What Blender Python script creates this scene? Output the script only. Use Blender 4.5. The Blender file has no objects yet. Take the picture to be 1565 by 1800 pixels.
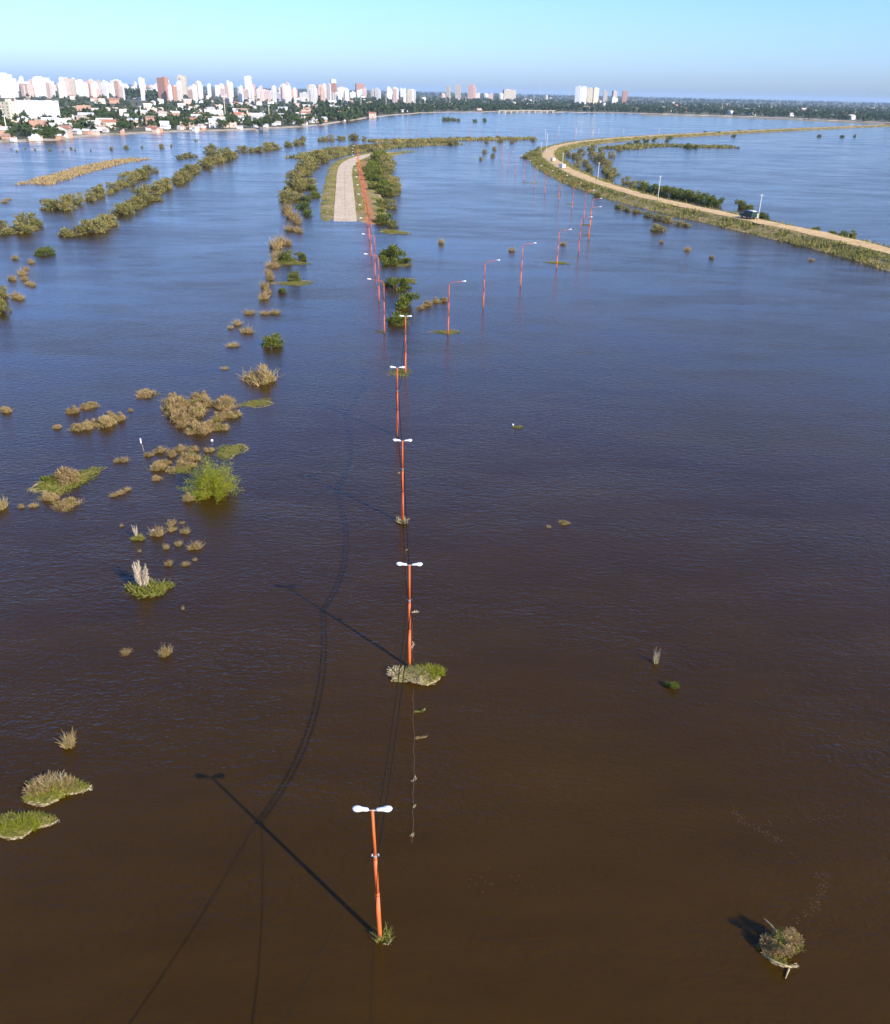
import bpy, math, random
import numpy as np
from mathutils import Vector, Matrix

SC = bpy.context.scene
COL = SC.collection
R = math.radians
PI = math.pi

# ------------------------------------------------------------------ camera
PW, PH, FPX = 1565.0, 1800.0, 1520.0          # photograph size, focal length in its pixels
HCAM = 44.0                                   # metres above the flood water
THETA = math.atan((900 - 160) / FPX)          # pitch below the horizon
ROLL = R(1.35)
_fw = np.array([0, math.cos(THETA), -math.sin(THETA)])
_u0 = np.array([0, math.sin(THETA), math.cos(THETA)])
_r0 = np.array([1.0, 0, 0])
RT = _r0 * math.cos(ROLL) + _u0 * math.sin(ROLL)
UP = -_r0 * math.sin(ROLL) + _u0 * math.cos(ROLL)
FW = _fw
cam = bpy.data.cameras.new('camera')
cam.sensor_fit = 'VERTICAL'
cam.sensor_height = 24.0
cam.lens = 24.0 * FPX / PH
cam.clip_start = 1.0
cam.clip_end = 120000
camo = bpy.data.objects.new('camera', cam)
COL.objects.link(camo)
m = Matrix.Identity(4)
for i in range(3):
    m[i][0] = RT[i]; m[i][1] = UP[i]; m[i][2] = -FW[i]
m[2][3] = HCAM
camo.matrix_world = m
SC.camera = camo

# ------------------------------------------------------------------ sky, sun, exposure
SUN_EL = R(29.0)
SUN_TO = np.array([math.cos(SUN_EL) * 0.7071, -math.cos(SUN_EL) * 0.7071, math.sin(SUN_EL)])   # towards the sun: behind, right
world = bpy.data.worlds.new('World'); SC.world = world
world.use_nodes = True
wn = world.node_tree.nodes; wl = world.node_tree.links
bg = wn['Background']
sky = wn.new('ShaderNodeTexSky')
sky.sky_type = 'NISHITA'
sky.sun_disc = False
sky.sun_elevation = SUN_EL
sky.sun_rotation = R(135)
sky.altitude = 0
sky.air_density = 1.0
sky.dust_density = 0.85
sky.ozone_density = 7.0
tint = wn.new('ShaderNodeMix'); tint.data_type = 'RGBA'; tint.blend_type = 'MULTIPLY'   # the camera's cool white balance, even over the whole sky
tint.inputs[0].default_value = 1.0
tint.inputs[7].default_value = (0.89, 0.98, 1.3, 1)
wl.new(sky.outputs[0], tint.inputs[6])
wl.new(tint.outputs[2], bg.inputs[0])
bg.inputs[1].default_value = 0.138
sl = bpy.data.lights.new('sun', 'SUN')
sl.energy = 4.3
sl.angle = R(0.53)
sl.color = (1.0, 0.92, 0.78)
so = bpy.data.objects.new('sun', sl); COL.objects.link(so)
so.rotation_euler = Vector(SUN_TO).to_track_quat('Z', 'Y').to_euler()
so.location = (100, -100, 90)
SC.view_settings.view_transform = 'Standard'
SC.view_settings.look = 'None'
SC.view_settings.exposure = 0.6
SC.view_settings.gamma = 1.0
SC.cycles.use_denoising = True
SC.cycles.max_bounces = 5
SC.cycles.diffuse_bounces = 2
SC.cycles.glossy_bounces = 3
SC.cycles.transmission_bounces = 2
SC.cycles.volume_bounces = 0
SC.cycles.transparent_max_bounces = 6
SC.cycles.sample_clamp_indirect = 6

# ------------------------------------------------------------------ helpers
def at(x, y, z=0.0):
    """where the sight line of a photograph pixel meets the level z"""
    d = FW * FPX + RT * (x - PW / 2) - UP * (y - PH / 2)
    t = (z - HCAM) / d[2]
    p = np.array([0, 0, HCAM]) + t * d
    return float(p[0]), float(p[1])

def horizon(x):
    return 160 + (x - PW / 2) * math.tan(ROLL)

def mpp(x, y):
    """metres across one photograph pixel at the ground there"""
    gx, gy = at(x, y)
    v = np.array([gx, gy, -HCAM])
    return float(v @ FW) / FPX

def link(o, parent=None):
    COL.objects.link(o)
    if parent is not None: o.parent = parent
    return o

def tag(o, label=None, cat=None, group=None, kind=None):
    if label: o['label'] = label
    if cat: o['category'] = cat
    if group: o['group'] = group
    if kind: o['kind'] = kind
    return o

def empty(name, loc=(0, 0, 0), rz=0.0, scale=1.0):
    o = bpy.data.objects.new(name, None)
    o.empty_display_size = 0.3
    COL.objects.link(o)
    o.location = loc; o.rotation_euler = (0, 0, rz)
    o.scale = (scale,) * 3 if not isinstance(scale, (tuple, list)) else scale
    return o

class MB:
    """collects shapes for one mesh"""
    def __init__(s):
        s.v = []; s.f = []; s.mi = []
    def add(s, vs, fs, mi=0):
        b = len(s.v)
        s.v.extend(vs)
        for f in fs:
            s.f.append(tuple(b + i for i in f)); s.mi.append(mi)
    def box(s, c, d, rz=0.0, mi=0, taper=1.0):
        hx, hy, hz = d[0] / 2, d[1] / 2, d[2] / 2
        ca, sa = math.cos(rz), math.sin(rz)
        vs = []
        for z, k in ((-hz, 1.0), (hz, taper)):
            for x, y in ((-hx, -hy), (hx, -hy), (hx, hy), (-hx, hy)):
                x *= k; y *= k
                vs.append((c[0] + x * ca - y * sa, c[1] + x * sa + y * ca, c[2] + z))
        s.add(vs, [(3, 2, 1, 0), (4, 5, 6, 7), (0, 1, 5, 4), (1, 2, 6, 5), (2, 3, 7, 6), (3, 0, 4, 7)], mi)
    def tube(s, pts, rad, n=8, mi=0, cap=True):
        pts = [np.array(p, float) for p in pts]
        if not isinstance(rad, (list, tuple)): rad = [rad] * len(pts)
        vs = []; fs = []
        for i, p in enumerate(pts):
            a = pts[max(i - 1, 0)]; b = pts[min(i + 1, len(pts) - 1)]
            t = b - a; t = t / (np.linalg.norm(t) + 1e-9)
            ref = np.array([0, 0, 1.0]) if abs(t[2]) < 0.9 else np.array([1.0, 0, 0])
            u = np.cross(ref, t); u /= np.linalg.norm(u); w = np.cross(t, u)
            for k in range(n):
                q = 2 * PI * k / n
                vs.append(tuple(p + rad[i] * (math.cos(q) * u + math.sin(q) * w)))
        for i in range(len(pts) - 1):
            for k in range(n):
                k2 = (k + 1) % n
                fs.append((i * n + k, i * n + k2, (i + 1) * n + k2, (i + 1) * n + k))
        if cap:
            fs.append(tuple(range(n - 1, -1, -1)))
            fs.append(tuple((len(pts) - 1) * n + k for k in range(n)))
        s.add(vs, fs, mi)
    def ring_loft(s, rings, mi=0):
        """rings: lists of equal length, closed"""
        n = len(rings[0]); vs = [tuple(p) for r in rings for p in r]; fs = []
        for i in range(len(rings) - 1):
            for k in range(n):
                k2 = (k + 1) % n
                fs.append((i * n + k, i * n + k2, (i + 1) * n + k2, (i + 1) * n + k))
        fs.append(tuple(range(n - 1, -1, -1)))
        fs.append(tuple((len(rings) - 1) * n + k for k in range(n)))
        s.add(vs, fs, mi)
    def mesh(s, name, mats, smooth=False):
        me = bpy.data.meshes.new(name)
        me.from_pydata(s.v, [], s.f)
        for mt in (mats if isinstance(mats, (list, tuple)) else [mats]): me.materials.append(mt)
        if any(s.mi): me.polygons.foreach_set('material_index', s.mi)
        if smooth: me.polygons.foreach_set('use_smooth', [True] * len(me.polygons))
        me.update()
        return me
    def build(s, name, mats, parent=None, smooth=False):
        o = bpy.data.objects.new(name, s.mesh(name, mats, smooth))
        return link(o, parent)

def mesh_np(name, V, F, mat):
    """V (n,3), F (m,k) arrays, one material"""
    me = bpy.data.meshes.new(name)
    k = F.shape[1]
    me.vertices.add(len(V)); me.vertices.foreach_set('co', V.astype(np.float32).ravel())
    me.loops.add(F.size); me.loops.foreach_set('vertex_index', F.astype(np.int32).ravel())
    me.polygons.add(len(F)); me.polygons.foreach_set('loop_start', np.arange(0, F.size, k, dtype=np.int32))
    try: me.polygons.foreach_set('loop_total', np.full(len(F), k, dtype=np.int32))
    except Exception: pass
    me.materials.append(mat)
    me.update(calc_edges=True)
    return me

# ------------------------------------------------------------------ materials
def new_mat(name):
    mt = bpy.data.materials.new(name); mt.use_nodes = True
    nt = mt.node_tree; nt.nodes.clear()
    out = nt.nodes.new('ShaderNodeOutputMaterial')
    return mt, nt, out

def ramp(nt, fac, stops, interp='LINEAR'):
    r = nt.nodes.new('ShaderNodeValToRGB')
    r.color_ramp.interpolation = interp
    while len(r.color_ramp.elements) < len(stops): r.color_ramp.elements.new(0.5)
    for e, (p, c) in zip(r.color_ramp.elements, stops):
        e.position = p; e.color = (c[0], c[1], c[2], 1)
    nt.links.new(fac, r.inputs[0])
    return r.outputs[0]

def noise(nt, vec, scale, detail=3, rough=0.5, out=0):
    n = nt.nodes.new('ShaderNodeTexNoise')
    n.inputs['Scale'].default_value = scale
    n.inputs['Detail'].default_value = detail
    n.inputs['Roughness'].default_value = rough
    if vec is not None: nt.links.new(vec, n.inputs['Vector'])
    return n.outputs[out]

def coords(nt, kind='Object', scale=None, rot=0.0):
    tc = nt.nodes.new('ShaderNodeTexCoord')
    o = tc.outputs[kind]
    if scale:
        mp = nt.nodes.new('ShaderNodeMapping')
        mp.inputs['Scale'].default_value = scale
        mp.inputs['Rotation'].default_value = (0, 0, rot)
        nt.links.new(o, mp.inputs[0]); o = mp.outputs[0]
    return o

def math_n(nt, op, a, b=None):
    n = nt.nodes.new('ShaderNodeMath'); n.operation = op
    for i, v in enumerate((a, b)):
        if v is None: continue
        if isinstance(v, (int, float)): n.inputs[i].default_value = v
        else: nt.links.new(v, n.inputs[i])
    return n.outputs[0]

def mixc(nt, fac, a, b, mode='MIX'):
    n = nt.nodes.new('ShaderNodeMix'); n.data_type = 'RGBA'; n.blend_type = mode
    for key, v in ((0, fac), (6, a), (7, b)):
        if isinstance(v, (int, float)): n.inputs[key].default_value = v
        elif isinstance(v, (tuple, list)): n.inputs[key].default_value = (*v, 1)
        else: nt.links.new(v, n.inputs[key])
    return n.outputs[2]

def principled(nt, out, col=None, rough=0.8, spec=0.3):
    p = nt.nodes.new('ShaderNodeBsdfPrincipled')
    if isinstance(col, (tuple, list)): p.inputs['Base Color'].default_value = (*col, 1)
    elif col is not None: nt.links.new(col, p.inputs['Base Color'])
    p.inputs['Roughness'].default_value = rough
    p.inputs['Specular IOR Level'].default_value = spec
    nt.links.new(p.outputs[0], out.inputs[0])
    return p

def leaf_mat(name, stops, trans=0.35):
    """stops: colours over the leaves of one plant; each plant drifts a little of its own"""
    mt, nt, out = new_mat(name)
    g = nt.nodes.new('ShaderNodeNewGeometry')
    oi = nt.nodes.new('ShaderNodeObjectInfo')
    mixv = math_n(nt, 'ADD', math_n(nt, 'MULTIPLY', g.outputs['Random Per Island'], 0.7),
                  math_n(nt, 'MULTIPLY', oi.outputs['Random'], 0.3))
    c = ramp(nt, mixv, stops)
    d = nt.nodes.new('ShaderNodeBsdfDiffuse'); t = nt.nodes.new('ShaderNodeBsdfTranslucent')
    nt.links.new(c, d.inputs[0]); nt.links.new(c, t.inputs[0])
    mx = nt.nodes.new('ShaderNodeMixShader'); mx.inputs[0].default_value = trans
    nt.links.new(d.outputs[0], mx.inputs[1]); nt.links.new(t.outputs[0], mx.inputs[2])
    nt.links.new(mx.outputs[0], out.inputs[0])
    return mt

def plain(name, col, rough=0.7, spec=0.3, var=0.0, scale=3.0, metal=0.0):
    mt, nt, out = new_mat(name)
    if var:
        f = noise(nt, coords(nt), scale, 4, 0.6)
        lo = tuple(c * (1 - var) for c in col); hi = tuple(min(1, c * (1 + var)) for c in col)
        c = ramp(nt, f, [(0.3, lo), (0.7, hi)])
    else: c = col
    p = principled(nt, out, c, rough, spec)
    p.inputs['Metallic'].default_value = metal
    return mt

def by_object(name, stops, rough=0.85, spec=0.2, dirt=0.25, scale=0.4):
    """each object takes one of the colours; weathered by noise"""
    mt, nt, out = new_mat(name)
    oi = nt.nodes.new('ShaderNodeObjectInfo')
    n = len(stops)
    c = ramp(nt, oi.outputs['Random'], [(i / n, s) for i, s in enumerate(stops)], 'CONSTANT')
    f = noise(nt, coords(nt), scale, 4, 0.6)
    k = ramp(nt, f, [(0.35, (1 - dirt,) * 3), (0.65, (1, 1, 1))])
    c = mixc(nt, 1.0, c, k, 'MULTIPLY')
    principled(nt, out, c, rough, spec)
    return mt

def ground_mat0(name, stops, scale):
    mt, nt, out = new_mat(name)
    principled(nt, out, ramp(nt, noise(nt, coords(nt), scale, 5, 0.7), stops), 0.95, 0.1)
    return mt
M = {}
M['olive'] = leaf_mat('olive_leaves', [(0.0, (0.141, 0.142, 0.036)), (0.45, (0.280, 0.255, 0.075)), (0.8, (0.450, 0.359, 0.124)), (1.0, (0.618, 0.490, 0.201))])
M['green'] = leaf_mat('green_leaves', [(0.0, (0.071, 0.105, 0.017)), (0.5, (0.152, 0.179, 0.026)), (0.85, (0.283, 0.269, 0.048)), (1.0, (0.446, 0.329, 0.084))])
M['willow'] = leaf_mat('willow_leaves', [(0.0, (0.2, 0.24, 0.015)), (0.5, (0.34, 0.36, 0.025)), (1.0, (0.5, 0.47, 0.05))], 0.45)
M['dry'] = leaf_mat('dry_twigs', [(0.0, (0.194, 0.124, 0.053)), (0.5, (0.419, 0.292, 0.128)), (0.85, (0.598, 0.424, 0.195)), (1.0, (0.299, 0.322, 0.090))], 0.2)
M['mat'] = leaf_mat('mat_grass', [(0.0, (0.12, 0.16, 0.02)), (0.4, (0.24, 0.24, 0.04)), (0.75, (0.38, 0.31, 0.09)), (1.0, (0.16, 0.25, 0.03))], 0.25)
M['mat_soil'] = ground_mat0('mat_soil', [(0.3, (0.07, 0.065, 0.02)), (0.5, (0.2, 0.17, 0.05)), (0.7, (0.3, 0.22, 0.09))], 9.0)
M['straw'] = leaf_mat('straw', [(0.0, (0.45, 0.34, 0.17)), (0.6, (0.6, 0.48, 0.27)), (1.0, (0.72, 0.62, 0.42))], 0.15)
M['plume'] = leaf_mat('plume', [(0.0, (0.58, 0.44, 0.28)), (0.6, (0.74, 0.62, 0.44)), (1.0, (0.85, 0.76, 0.6))], 0.3)
M['city_leaf'] = leaf_mat('city_leaves', [(0.0, (0.048, 0.078, 0.019)), (0.5, (0.090, 0.132, 0.034)), (1.0, (0.180, 0.216, 0.060))], 0.3)
M['forest'] = leaf_mat('forest_leaves', [(0.0, (0.035, 0.055, 0.02)), (0.5, (0.06, 0.085, 0.03)), (1.0, (0.1, 0.12, 0.05))], 0.2)
M['bark'] = plain('bark', (0.16, 0.11, 0.07), 0.9, 0.1, 0.3, 4)
def pole_paint():
    mt, nt, out = new_mat('orange_paint')
    co = coords(nt)
    oi = nt.nodes.new('ShaderNodeObjectInfo')
    base = ramp(nt, oi.outputs['Random'], [(0.0, (0.70, 0.105, 0.02)), (0.5, (0.76, 0.13, 0.022)), (1.0, (0.80, 0.17, 0.04))])
    streak = noise(nt, coords(nt, 'Object', (6, 6, 0.5)), 1.6, 4, 0.6)
    base = mixc(nt, 1.0, base, ramp(nt, streak, [(0.35, (0.72, 0.68, 0.65)), (0.6, (1, 1, 1))]), 'MULTIPLY')
    sx = nt.nodes.new('ShaderNodeSeparateXYZ'); nt.links.new(co, sx.inputs[0])
    hz_ = math_n(nt, 'ADD', sx.outputs[2], math_n(nt, 'MULTIPLY', noise(nt, coords(nt, 'Object', (8, 8, 1.5)), 2.0, 3), -0.7))
    mud = ramp(nt, hz_, [(0.0, (1, 1, 1)), (0.25, (0, 0, 0))])
    base = mixc(nt, math_n(nt, 'MULTIPLY', mud, 0.75), base, (0.2, 0.11, 0.05))
    principled(nt, out, base, 0.5, 0.35)
    return mt
M['orange'] = pole_paint()
M['lamp_white'] = plain('lamp_white', (0.86, 0.86, 0.84), 0.4, 0.4)
M['lamp_glass'] = plain('lamp_glass', (0.75, 0.77, 0.78), 0.15, 0.5)
M['steel'] = plain('galvanised', (0.42, 0.42, 0.4), 0.5, 0.4)
M['insulator'] = plain('insulator', (0.55, 0.52, 0.47), 0.3, 0.5)
M['cable'] = plain('cable_sheath', (0.02, 0.017, 0.013), 0.9, 0.05)
M['tyre'] = plain('tyre_rubber', (0.03, 0.03, 0.03), 0.8, 0.2)
M['pole_white'] = plain('concrete_pole', (0.66, 0.63, 0.56), 0.8, 0.2, 0.1, 1.5)
M['wall'] = by_object('house_wall', [(0.74, 0.7, 0.63), (0.78, 0.76, 0.72), (0.62, 0.5, 0.38), (0.72, 0.62, 0.47), (0.8, 0.8, 0.78), (0.52, 0.3, 0.2), (0.68, 0.56, 0.47), (0.6, 0.57, 0.52), (0.76, 0.68, 0.55)])
M['roof'] = by_object('house_roof', [(0.42, 0.17, 0.1), (0.62, 0.6, 0.57), (0.72, 0.71, 0.68), (0.45, 0.3, 0.22), (0.48, 0.46, 0.43), (0.66, 0.56, 0.46), (0.38, 0.2, 0.14), (0.7, 0.68, 0.64)])
M['glass_dark'] = plain('dark_glass', (0.05, 0.06, 0.075), 0.15, 0.5)
M['door'] = plain('house_door', (0.2, 0.11, 0.06), 0.6)
M['tower'] = by_object('tower_wall', [(0.78, 0.75, 0.71), (0.8, 0.76, 0.7), (0.7, 0.62, 0.54), (0.78, 0.78, 0.77), (0.66, 0.5, 0.42), (0.74, 0.66, 0.58), (0.62, 0.56, 0.5), (0.8, 0.74, 0.72)], dirt=0.12, scale=0.05)
M['brick'] = plain('brick_wall', (0.48, 0.24, 0.16), 0.85, 0.2, 0.15, 0.2)
M['white_wall'] = plain('white_wall', (0.82, 0.81, 0.78), 0.85, 0.2, 0.06, 0.1)
M['cream_wall'] = plain('cream_wall', (0.76, 0.66, 0.47), 0.85, 0.2, 0.08, 0.1)
M['red_wall'] = plain('red_wall', (0.62, 0.4, 0.33), 0.85, 0.2, 0.1, 0.1)
M['tan_wall'] = plain('tan_wall', (0.52, 0.44, 0.35), 0.85, 0.2, 0.1, 0.1)

def water_mat():
    mt, nt, out = new_mat('flood_water')
    L = nt.links
    # wind patches, drawn out along the current
    pos = coords(nt, 'Object', (0.012, 0.028, 0.02), R(-12))
    wind = noise(nt, pos, 1.0, 5, 0.62)
    wind.node.inputs['Distortion'].default_value = 0.7
    fine = noise(nt, coords(nt, 'Object', (0.05, 0.13, 0.1), R(-9)), 1.0, 4, 0.6)
    fine.node.inputs['Distortion'].default_value = 0.5
    wind = math_n(nt, 'ADD', math_n(nt, 'MULTIPLY', wind, 0.55), math_n(nt, 'MULTIPLY', fine, 0.45))
    windf = ramp(nt, wind, [(0.38, (0.3,) * 3), (0.5, (0.55,) * 3), (0.62, (1,) * 3)])
    # ripples: two wave trains and chop
    c = coords(nt, 'Object', (0.75, 1.5, 1), R(14))
    r1 = noise(nt, c, 1.15, 3, 0.55)
    c2 = coords(nt, 'Object', (1.0, 1.3, 1), R(-32))
    r2 = noise(nt, c2, 2.6, 2, 0.5)
    c3 = coords(nt, 'Object', (0.2, 0.3, 1), R(5))
    r3 = noise(nt, c3, 0.6, 2, 0.5)
    hsum = math_n(nt, 'ADD', math_n(nt, 'MULTIPLY', r1, 0.16), math_n(nt, 'MULTIPLY', r2, 0.1))
    hsum = math_n(nt, 'ADD', hsum, math_n(nt, 'MULTIPLY', r3, 0.1))
    bw = nt.nodes.new('ShaderNodeRGBToBW'); L.new(windf, bw.inputs[0])
    bump = nt.nodes.new('ShaderNodeBump')
    bump.inputs['Distance'].default_value = 1.0
    L.new(hsum, bump.inputs['Height'])
    L.new(math_n(nt, 'MULTIPLY', bw.outputs[0], 0.9), bump.inputs['Strength'])
    # silt
    silt = noise(nt, coords(nt, 'Object', (0.02, 0.03, 0.02)), 1.0, 4, 0.6)
    silt2 = noise(nt, coords(nt, 'Object', (0.09, 0.3, 0.1), R(-25)), 1.0, 5, 0.65)
    silt = math_n(nt, 'ADD', math_n(nt, 'MULTIPLY', silt, 0.6), math_n(nt, 'MULTIPLY', silt2, 0.4))
    c = ramp(nt, silt, [(0.36, (0.035, 0.0160, 0.0004)), (0.62, (0.050, 0.0240, 0.0010))])
    p = principled(nt, out, c, 0.2, 0.4)
    L.new(ramp(nt, wind, [(0.38, (0.05,) * 3), (0.62, (0.19,) * 3)]), p.inputs['Roughness'])
    p.inputs['IOR'].default_value = 1.333
    L.new(bump.outputs[0], p.inputs['Normal'])
    return mt
M['water'] = water_mat()

def ground_mat(name, stops, scale=0.05, detail=6, bump=0.0):
    mt, nt, out = new_mat(name)
    co = coords(nt)
    f = noise(nt, co, scale, detail, 0.65)
    c = ramp(nt, f, stops)
    f2 = noise(nt, co, scale * 9, 3, 0.6)
    c = mixc(nt, 1.0, c, ramp(nt, f2, [(0.3, (0.7,) * 3), (0.7, (1.15,) * 3)]), 'MULTIPLY')
    p = principled(nt, out, c, 0.95, 0.1)
    return mt
M['land'] = ground_mat('city_ground', [(0.3, (0.07, 0.09, 0.03)), (0.5, (0.13, 0.12, 0.06)), (0.65, (0.3, 0.24, 0.16)), (0.8, (0.09, 0.1, 0.04))], 0.012)
M['bank'] = ground_mat('bank_soil', [(0.3, (0.34, 0.26, 0.18)), (0.5, (0.5, 0.41, 0.3)), (0.7, (0.24, 0.2, 0.1))], 0.06)
M['turf'] = ground_mat('turf', [(0.28, (0.12, 0.12, 0.03)), (0.42, (0.24, 0.2, 0.06)), (0.55, (0.44, 0.31, 0.14)), (0.64, (0.3, 0.23, 0.08)), (0.75, (0.15, 0.15, 0.035))], 0.07)
M['dirt'] = ground_mat('dirt_road', [(0.3, (0.56, 0.35, 0.15)), (0.55, (0.76, 0.51, 0.24)), (0.75, (0.64, 0.42, 0.19))], 0.12)
M['concrete'] = ground_mat('concrete_road', [(0.3, (0.62, 0.47, 0.29)), (0.6, (0.74, 0.57, 0.37)), (0.75, (0.66, 0.51, 0.33))], 0.1)
M['redpath'] = ground_mat('red_walk', [(0.3, (0.4, 0.17, 0.07)), (0.6, (0.5, 0.24, 0.1)), (0.75, (0.34, 0.2, 0.08))], 0.3)

# ------------------------------------------------------------------ the setting
def sheet(name, pts, z, mat):
    mb = MB(); mb.add([(x, y, z) for x, y in pts], [tuple(range(len(pts)))])
    o = mb.build(name, mat); tag(o, kind='structure'); return o

sheet('flood_water', [(-9000, -400), (9000, -400), (9000, 6000), (-9000, 6000)], 0.0, M['water'])

SHORE = [(-260, 262), (-120, 256), (0, 251), (60, 249), (105, 247), (125, 243), (180, 238), (250, 236), (300, 233), (400, 230),
         (460, 227), (520, 224), (560, 221), (600, 215), (640, 208.5), (690, 203), (740, 199), (800, 197.3), (860, 197), (1000, 197.5),
         (1100, 199), (1200, 202), (1300, 205), (1400, 209), (1480, 213), (1565, 216.5), (1700, 222), (2000, 230)]
def shore_y(x):
    for (x0, y0), (x1, y1) in zip(SHORE, SHORE[1:]):
        if x0 <= x <= x1: return y0 + (y1 - y0) * (x - x0) / (x1 - x0)
    return SHORE[0][1] if x < SHORE[0][0] else SHORE[-1][1]

def shore_points(n=170, seed=3):
    rr = random.Random(seed); out = []
    for i in range(n + 1):
        x = -255 + 2250 * i / n
        px, py = at(x, shore_y(x) + rr.uniform(-0.4, 0.4), 0)
        out.append((px, py))
    return out
SP = shore_points()
def build_land():
    mb = MB()
    n = len(SP)
    edge = [(x, y, -0.4) for x, y in SP]
    inner = [(x * 1.02, y + 14, 1.3) for x, y in SP]
    mb.add(edge + inner, [(i, i + 1, n + i + 1, n + i) for i in range(n - 1)])
    o = mb.build('river_bank', M['bank']); tag(o, kind='structure')
    mb = MB()
    far = [(x * 1.02 + (x * 4 if abs(x) > 300 else x * 3), 42000, 1.3) for x, y in SP]
    left = [(-40000, inner[0][1], 1.3)]; right = [(40000, inner[-1][1], 1.3)]
    poly = inner + right + [(40000, 42000, 1.3), (-40000, 42000, 1.3)] + left
    mb.add(poly, [tuple(range(len(poly)))])
    o = mb.build('city_ground', M['land']); tag(o, kind='structure')
build_land()

def resample(pts, step):
    pts = [np.array(p, float) for p in pts]
    # Catmull-Rom through the points, then even steps
    P = [2 * pts[0] - pts[1]] + pts + [2 * pts[-1] - pts[-2]]
    cur = []
    for i in range(1, len(P) - 2):
        for t in np.linspace(0, 1, 24, endpoint=False):
            a, b, c, d = P[i - 1], P[i], P[i + 1], P[i + 2]
            cur.append(0.5 * ((2 * b) + (-a + c) * t + (2 * a - 5 * b + 4 * c - d) * t * t + (-a + 3 * b - 3 * c + d) * t ** 3))
    cur.append(pts[-1]); cur = np.array(cur)
    seg = np.linalg.norm(np.diff(cur, axis=0), axis=1); s = np.concatenate([[0], np.cumsum(seg)])
    n = max(2, int(s[-1] / step))
    q = np.linspace(0, s[-1], n)
    return np.stack([np.interp(q, s, cur[:, k]) for k in range(cur.shape[1])], 1)

def normals2(P):
    T = np.gradient(P[:, :2], axis=0); T /= np.linalg.norm(T, axis=1)[:, None] + 1e-9
    return np.stack([T[:, 1], -T[:, 0]], 1)      # to the right of the way

def sweep(name, P, prof, mat, jit=0.0, seed=1, parent=None, zs=None):
    """prof: [(offset to the right, z)]"""
    rr = np.random.RandomState(seed)
    N = normals2(P); n = len(P); k = len(prof)
    V = []
    for i in range(n):
        for j, (o, z) in enumerate(prof):
            e = jit * rr.randn() if (j in (0, k - 1)) else 0.2 * jit * rr.randn()
            zz = z + (zs[i] if zs is not None else 0)
            V.append((P[i, 0] + N[i, 0] * (o + e), P[i, 1] + N[i, 1] * (o + e), zz))
    mb = MB()
    mb.add(V, [(i * k + j, i * k + j + 1, (i + 1) * k + j + 1, (i + 1) * k + j) for i in range(n - 1) for j in range(k - 1)])
    o = mb.build(name, mat, parent)
    if parent is None: tag(o, kind='structure')
    return o

# dyke with its dirt road (centre line of the road at z 2.4)
DZ = 2.4
DYKE_PX = [(1720, 484), (1565, 441), (1440, 411), (1300, 381), (1160, 351), (1090, 332), (1040, 316), (1000, 299), (977, 286), (964, 274),
           (966, 264), (985, 255.5), (1020, 249), (1070, 243.5), (1150, 238), (1250, 233), (1340, 228.5), (1430, 224.5), (1565, 219), (1680, 216)]
DYKE = resample([at(x, y, DZ) for x, y in DYKE_PX], 6.0)
# travelling away from us first, the river side lies on the left hand
sweep('dyke', DYKE, [(-16.5, -0.8), (-12.8, 0.1), (-8.5, 1.0), (-4.6, 2.3), (0, 2.35), (4.6, 2.3), (8, 1.2), (12, 0.2), (15, -0.8)], M['turf'], 1.6, 5)
sweep('dirt_road', DYKE, [(-4.1, 2.36), (-1.5, 2.44), (1.5, 2.44), (4.1, 2.36)], M['dirt'], 0.7, 6)

# drowned avenue: a concrete carriageway that comes up out of the water
ROAD_PX = [(608, 402), (607, 388), (606.5, 358), (606, 329), (606, 303), (611, 289), (626, 279.5), (645, 273.5), (674, 268), (700, 264)]
ROAD = resample([at(x, y, 0.4) for x, y in ROAD_PX], 4.5)
_s = np.concatenate([[0], np.cumsum(np.linalg.norm(np.diff(ROAD, axis=0), axis=1))])
def road_z(s):
    return float(np.interp(s, [0, 18, 30, 70, _s[-1] - 90, _s[-1] - 30, _s[-1]], [-0.5, -0.12, 0.12, 0.5, 0.5, 0.15, -0.4]))
RZ = [road_z(s) for s in _s]
verge_zs = [min(z, 0.45) for z in RZ]
sweep('verge', ROAD, [(-11.5, -0.9), (-9.0, -0.05), (-7.0, 0.1), (-4.5, -0.06), (4.5, -0.06), (6.5, 0.12), (12.6, 0.15), (15.5, -0.1), (19, -1.0)], M['turf'], 0.9, 8, zs=verge_zs)
sweep('red_walk', ROAD, [(8.9, 0.2), (11.1, 0.2)], M['redpath'], 0.35, 9, zs=verge_zs)
def build_road():
    road = empty('concrete_road', (0, 0, 0)); tag(road, kind='structure')
    N = normals2(ROAD)
    slab_n = 0
    for i in range(len(ROAD) - 1):
        for (a, b) in ((-4.25, -0.04), (0.04, 4.25)):
            mb = MB(); V = []
            for k, e in ((i, 0.03), (i + 1, -0.03)):
                T = (ROAD[i + 1] - ROAD[i]); T = T / np.linalg.norm(T)
                for o in (a, b):
                    x = ROAD[k, 0] + N[k, 0] * o + T[0] * e; y = ROAD[k, 1] + N[k, 1] * o + T[1] * e
                    V.append((x, y, RZ[k] + 0.05)); 
            lo = [(x, y, z - 0.22) for x, y, z in V]
            mb.add(V + lo, [(0, 1, 3, 2), (4, 6, 7, 5), (0, 4, 5, 1), (2, 3, 7, 6), (0, 2, 6, 4), (1, 5, 7, 3)])
            mb.build('slab', M['concrete'], road)
build_road()

def strip(name, px, prof, mat, seed, jit=2.0, z=0.0, step=8.0):
    P = resample([at(x, y, z) for x, y in px], step)
    return sweep(name, P, prof, mat, jit, seed)
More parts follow.
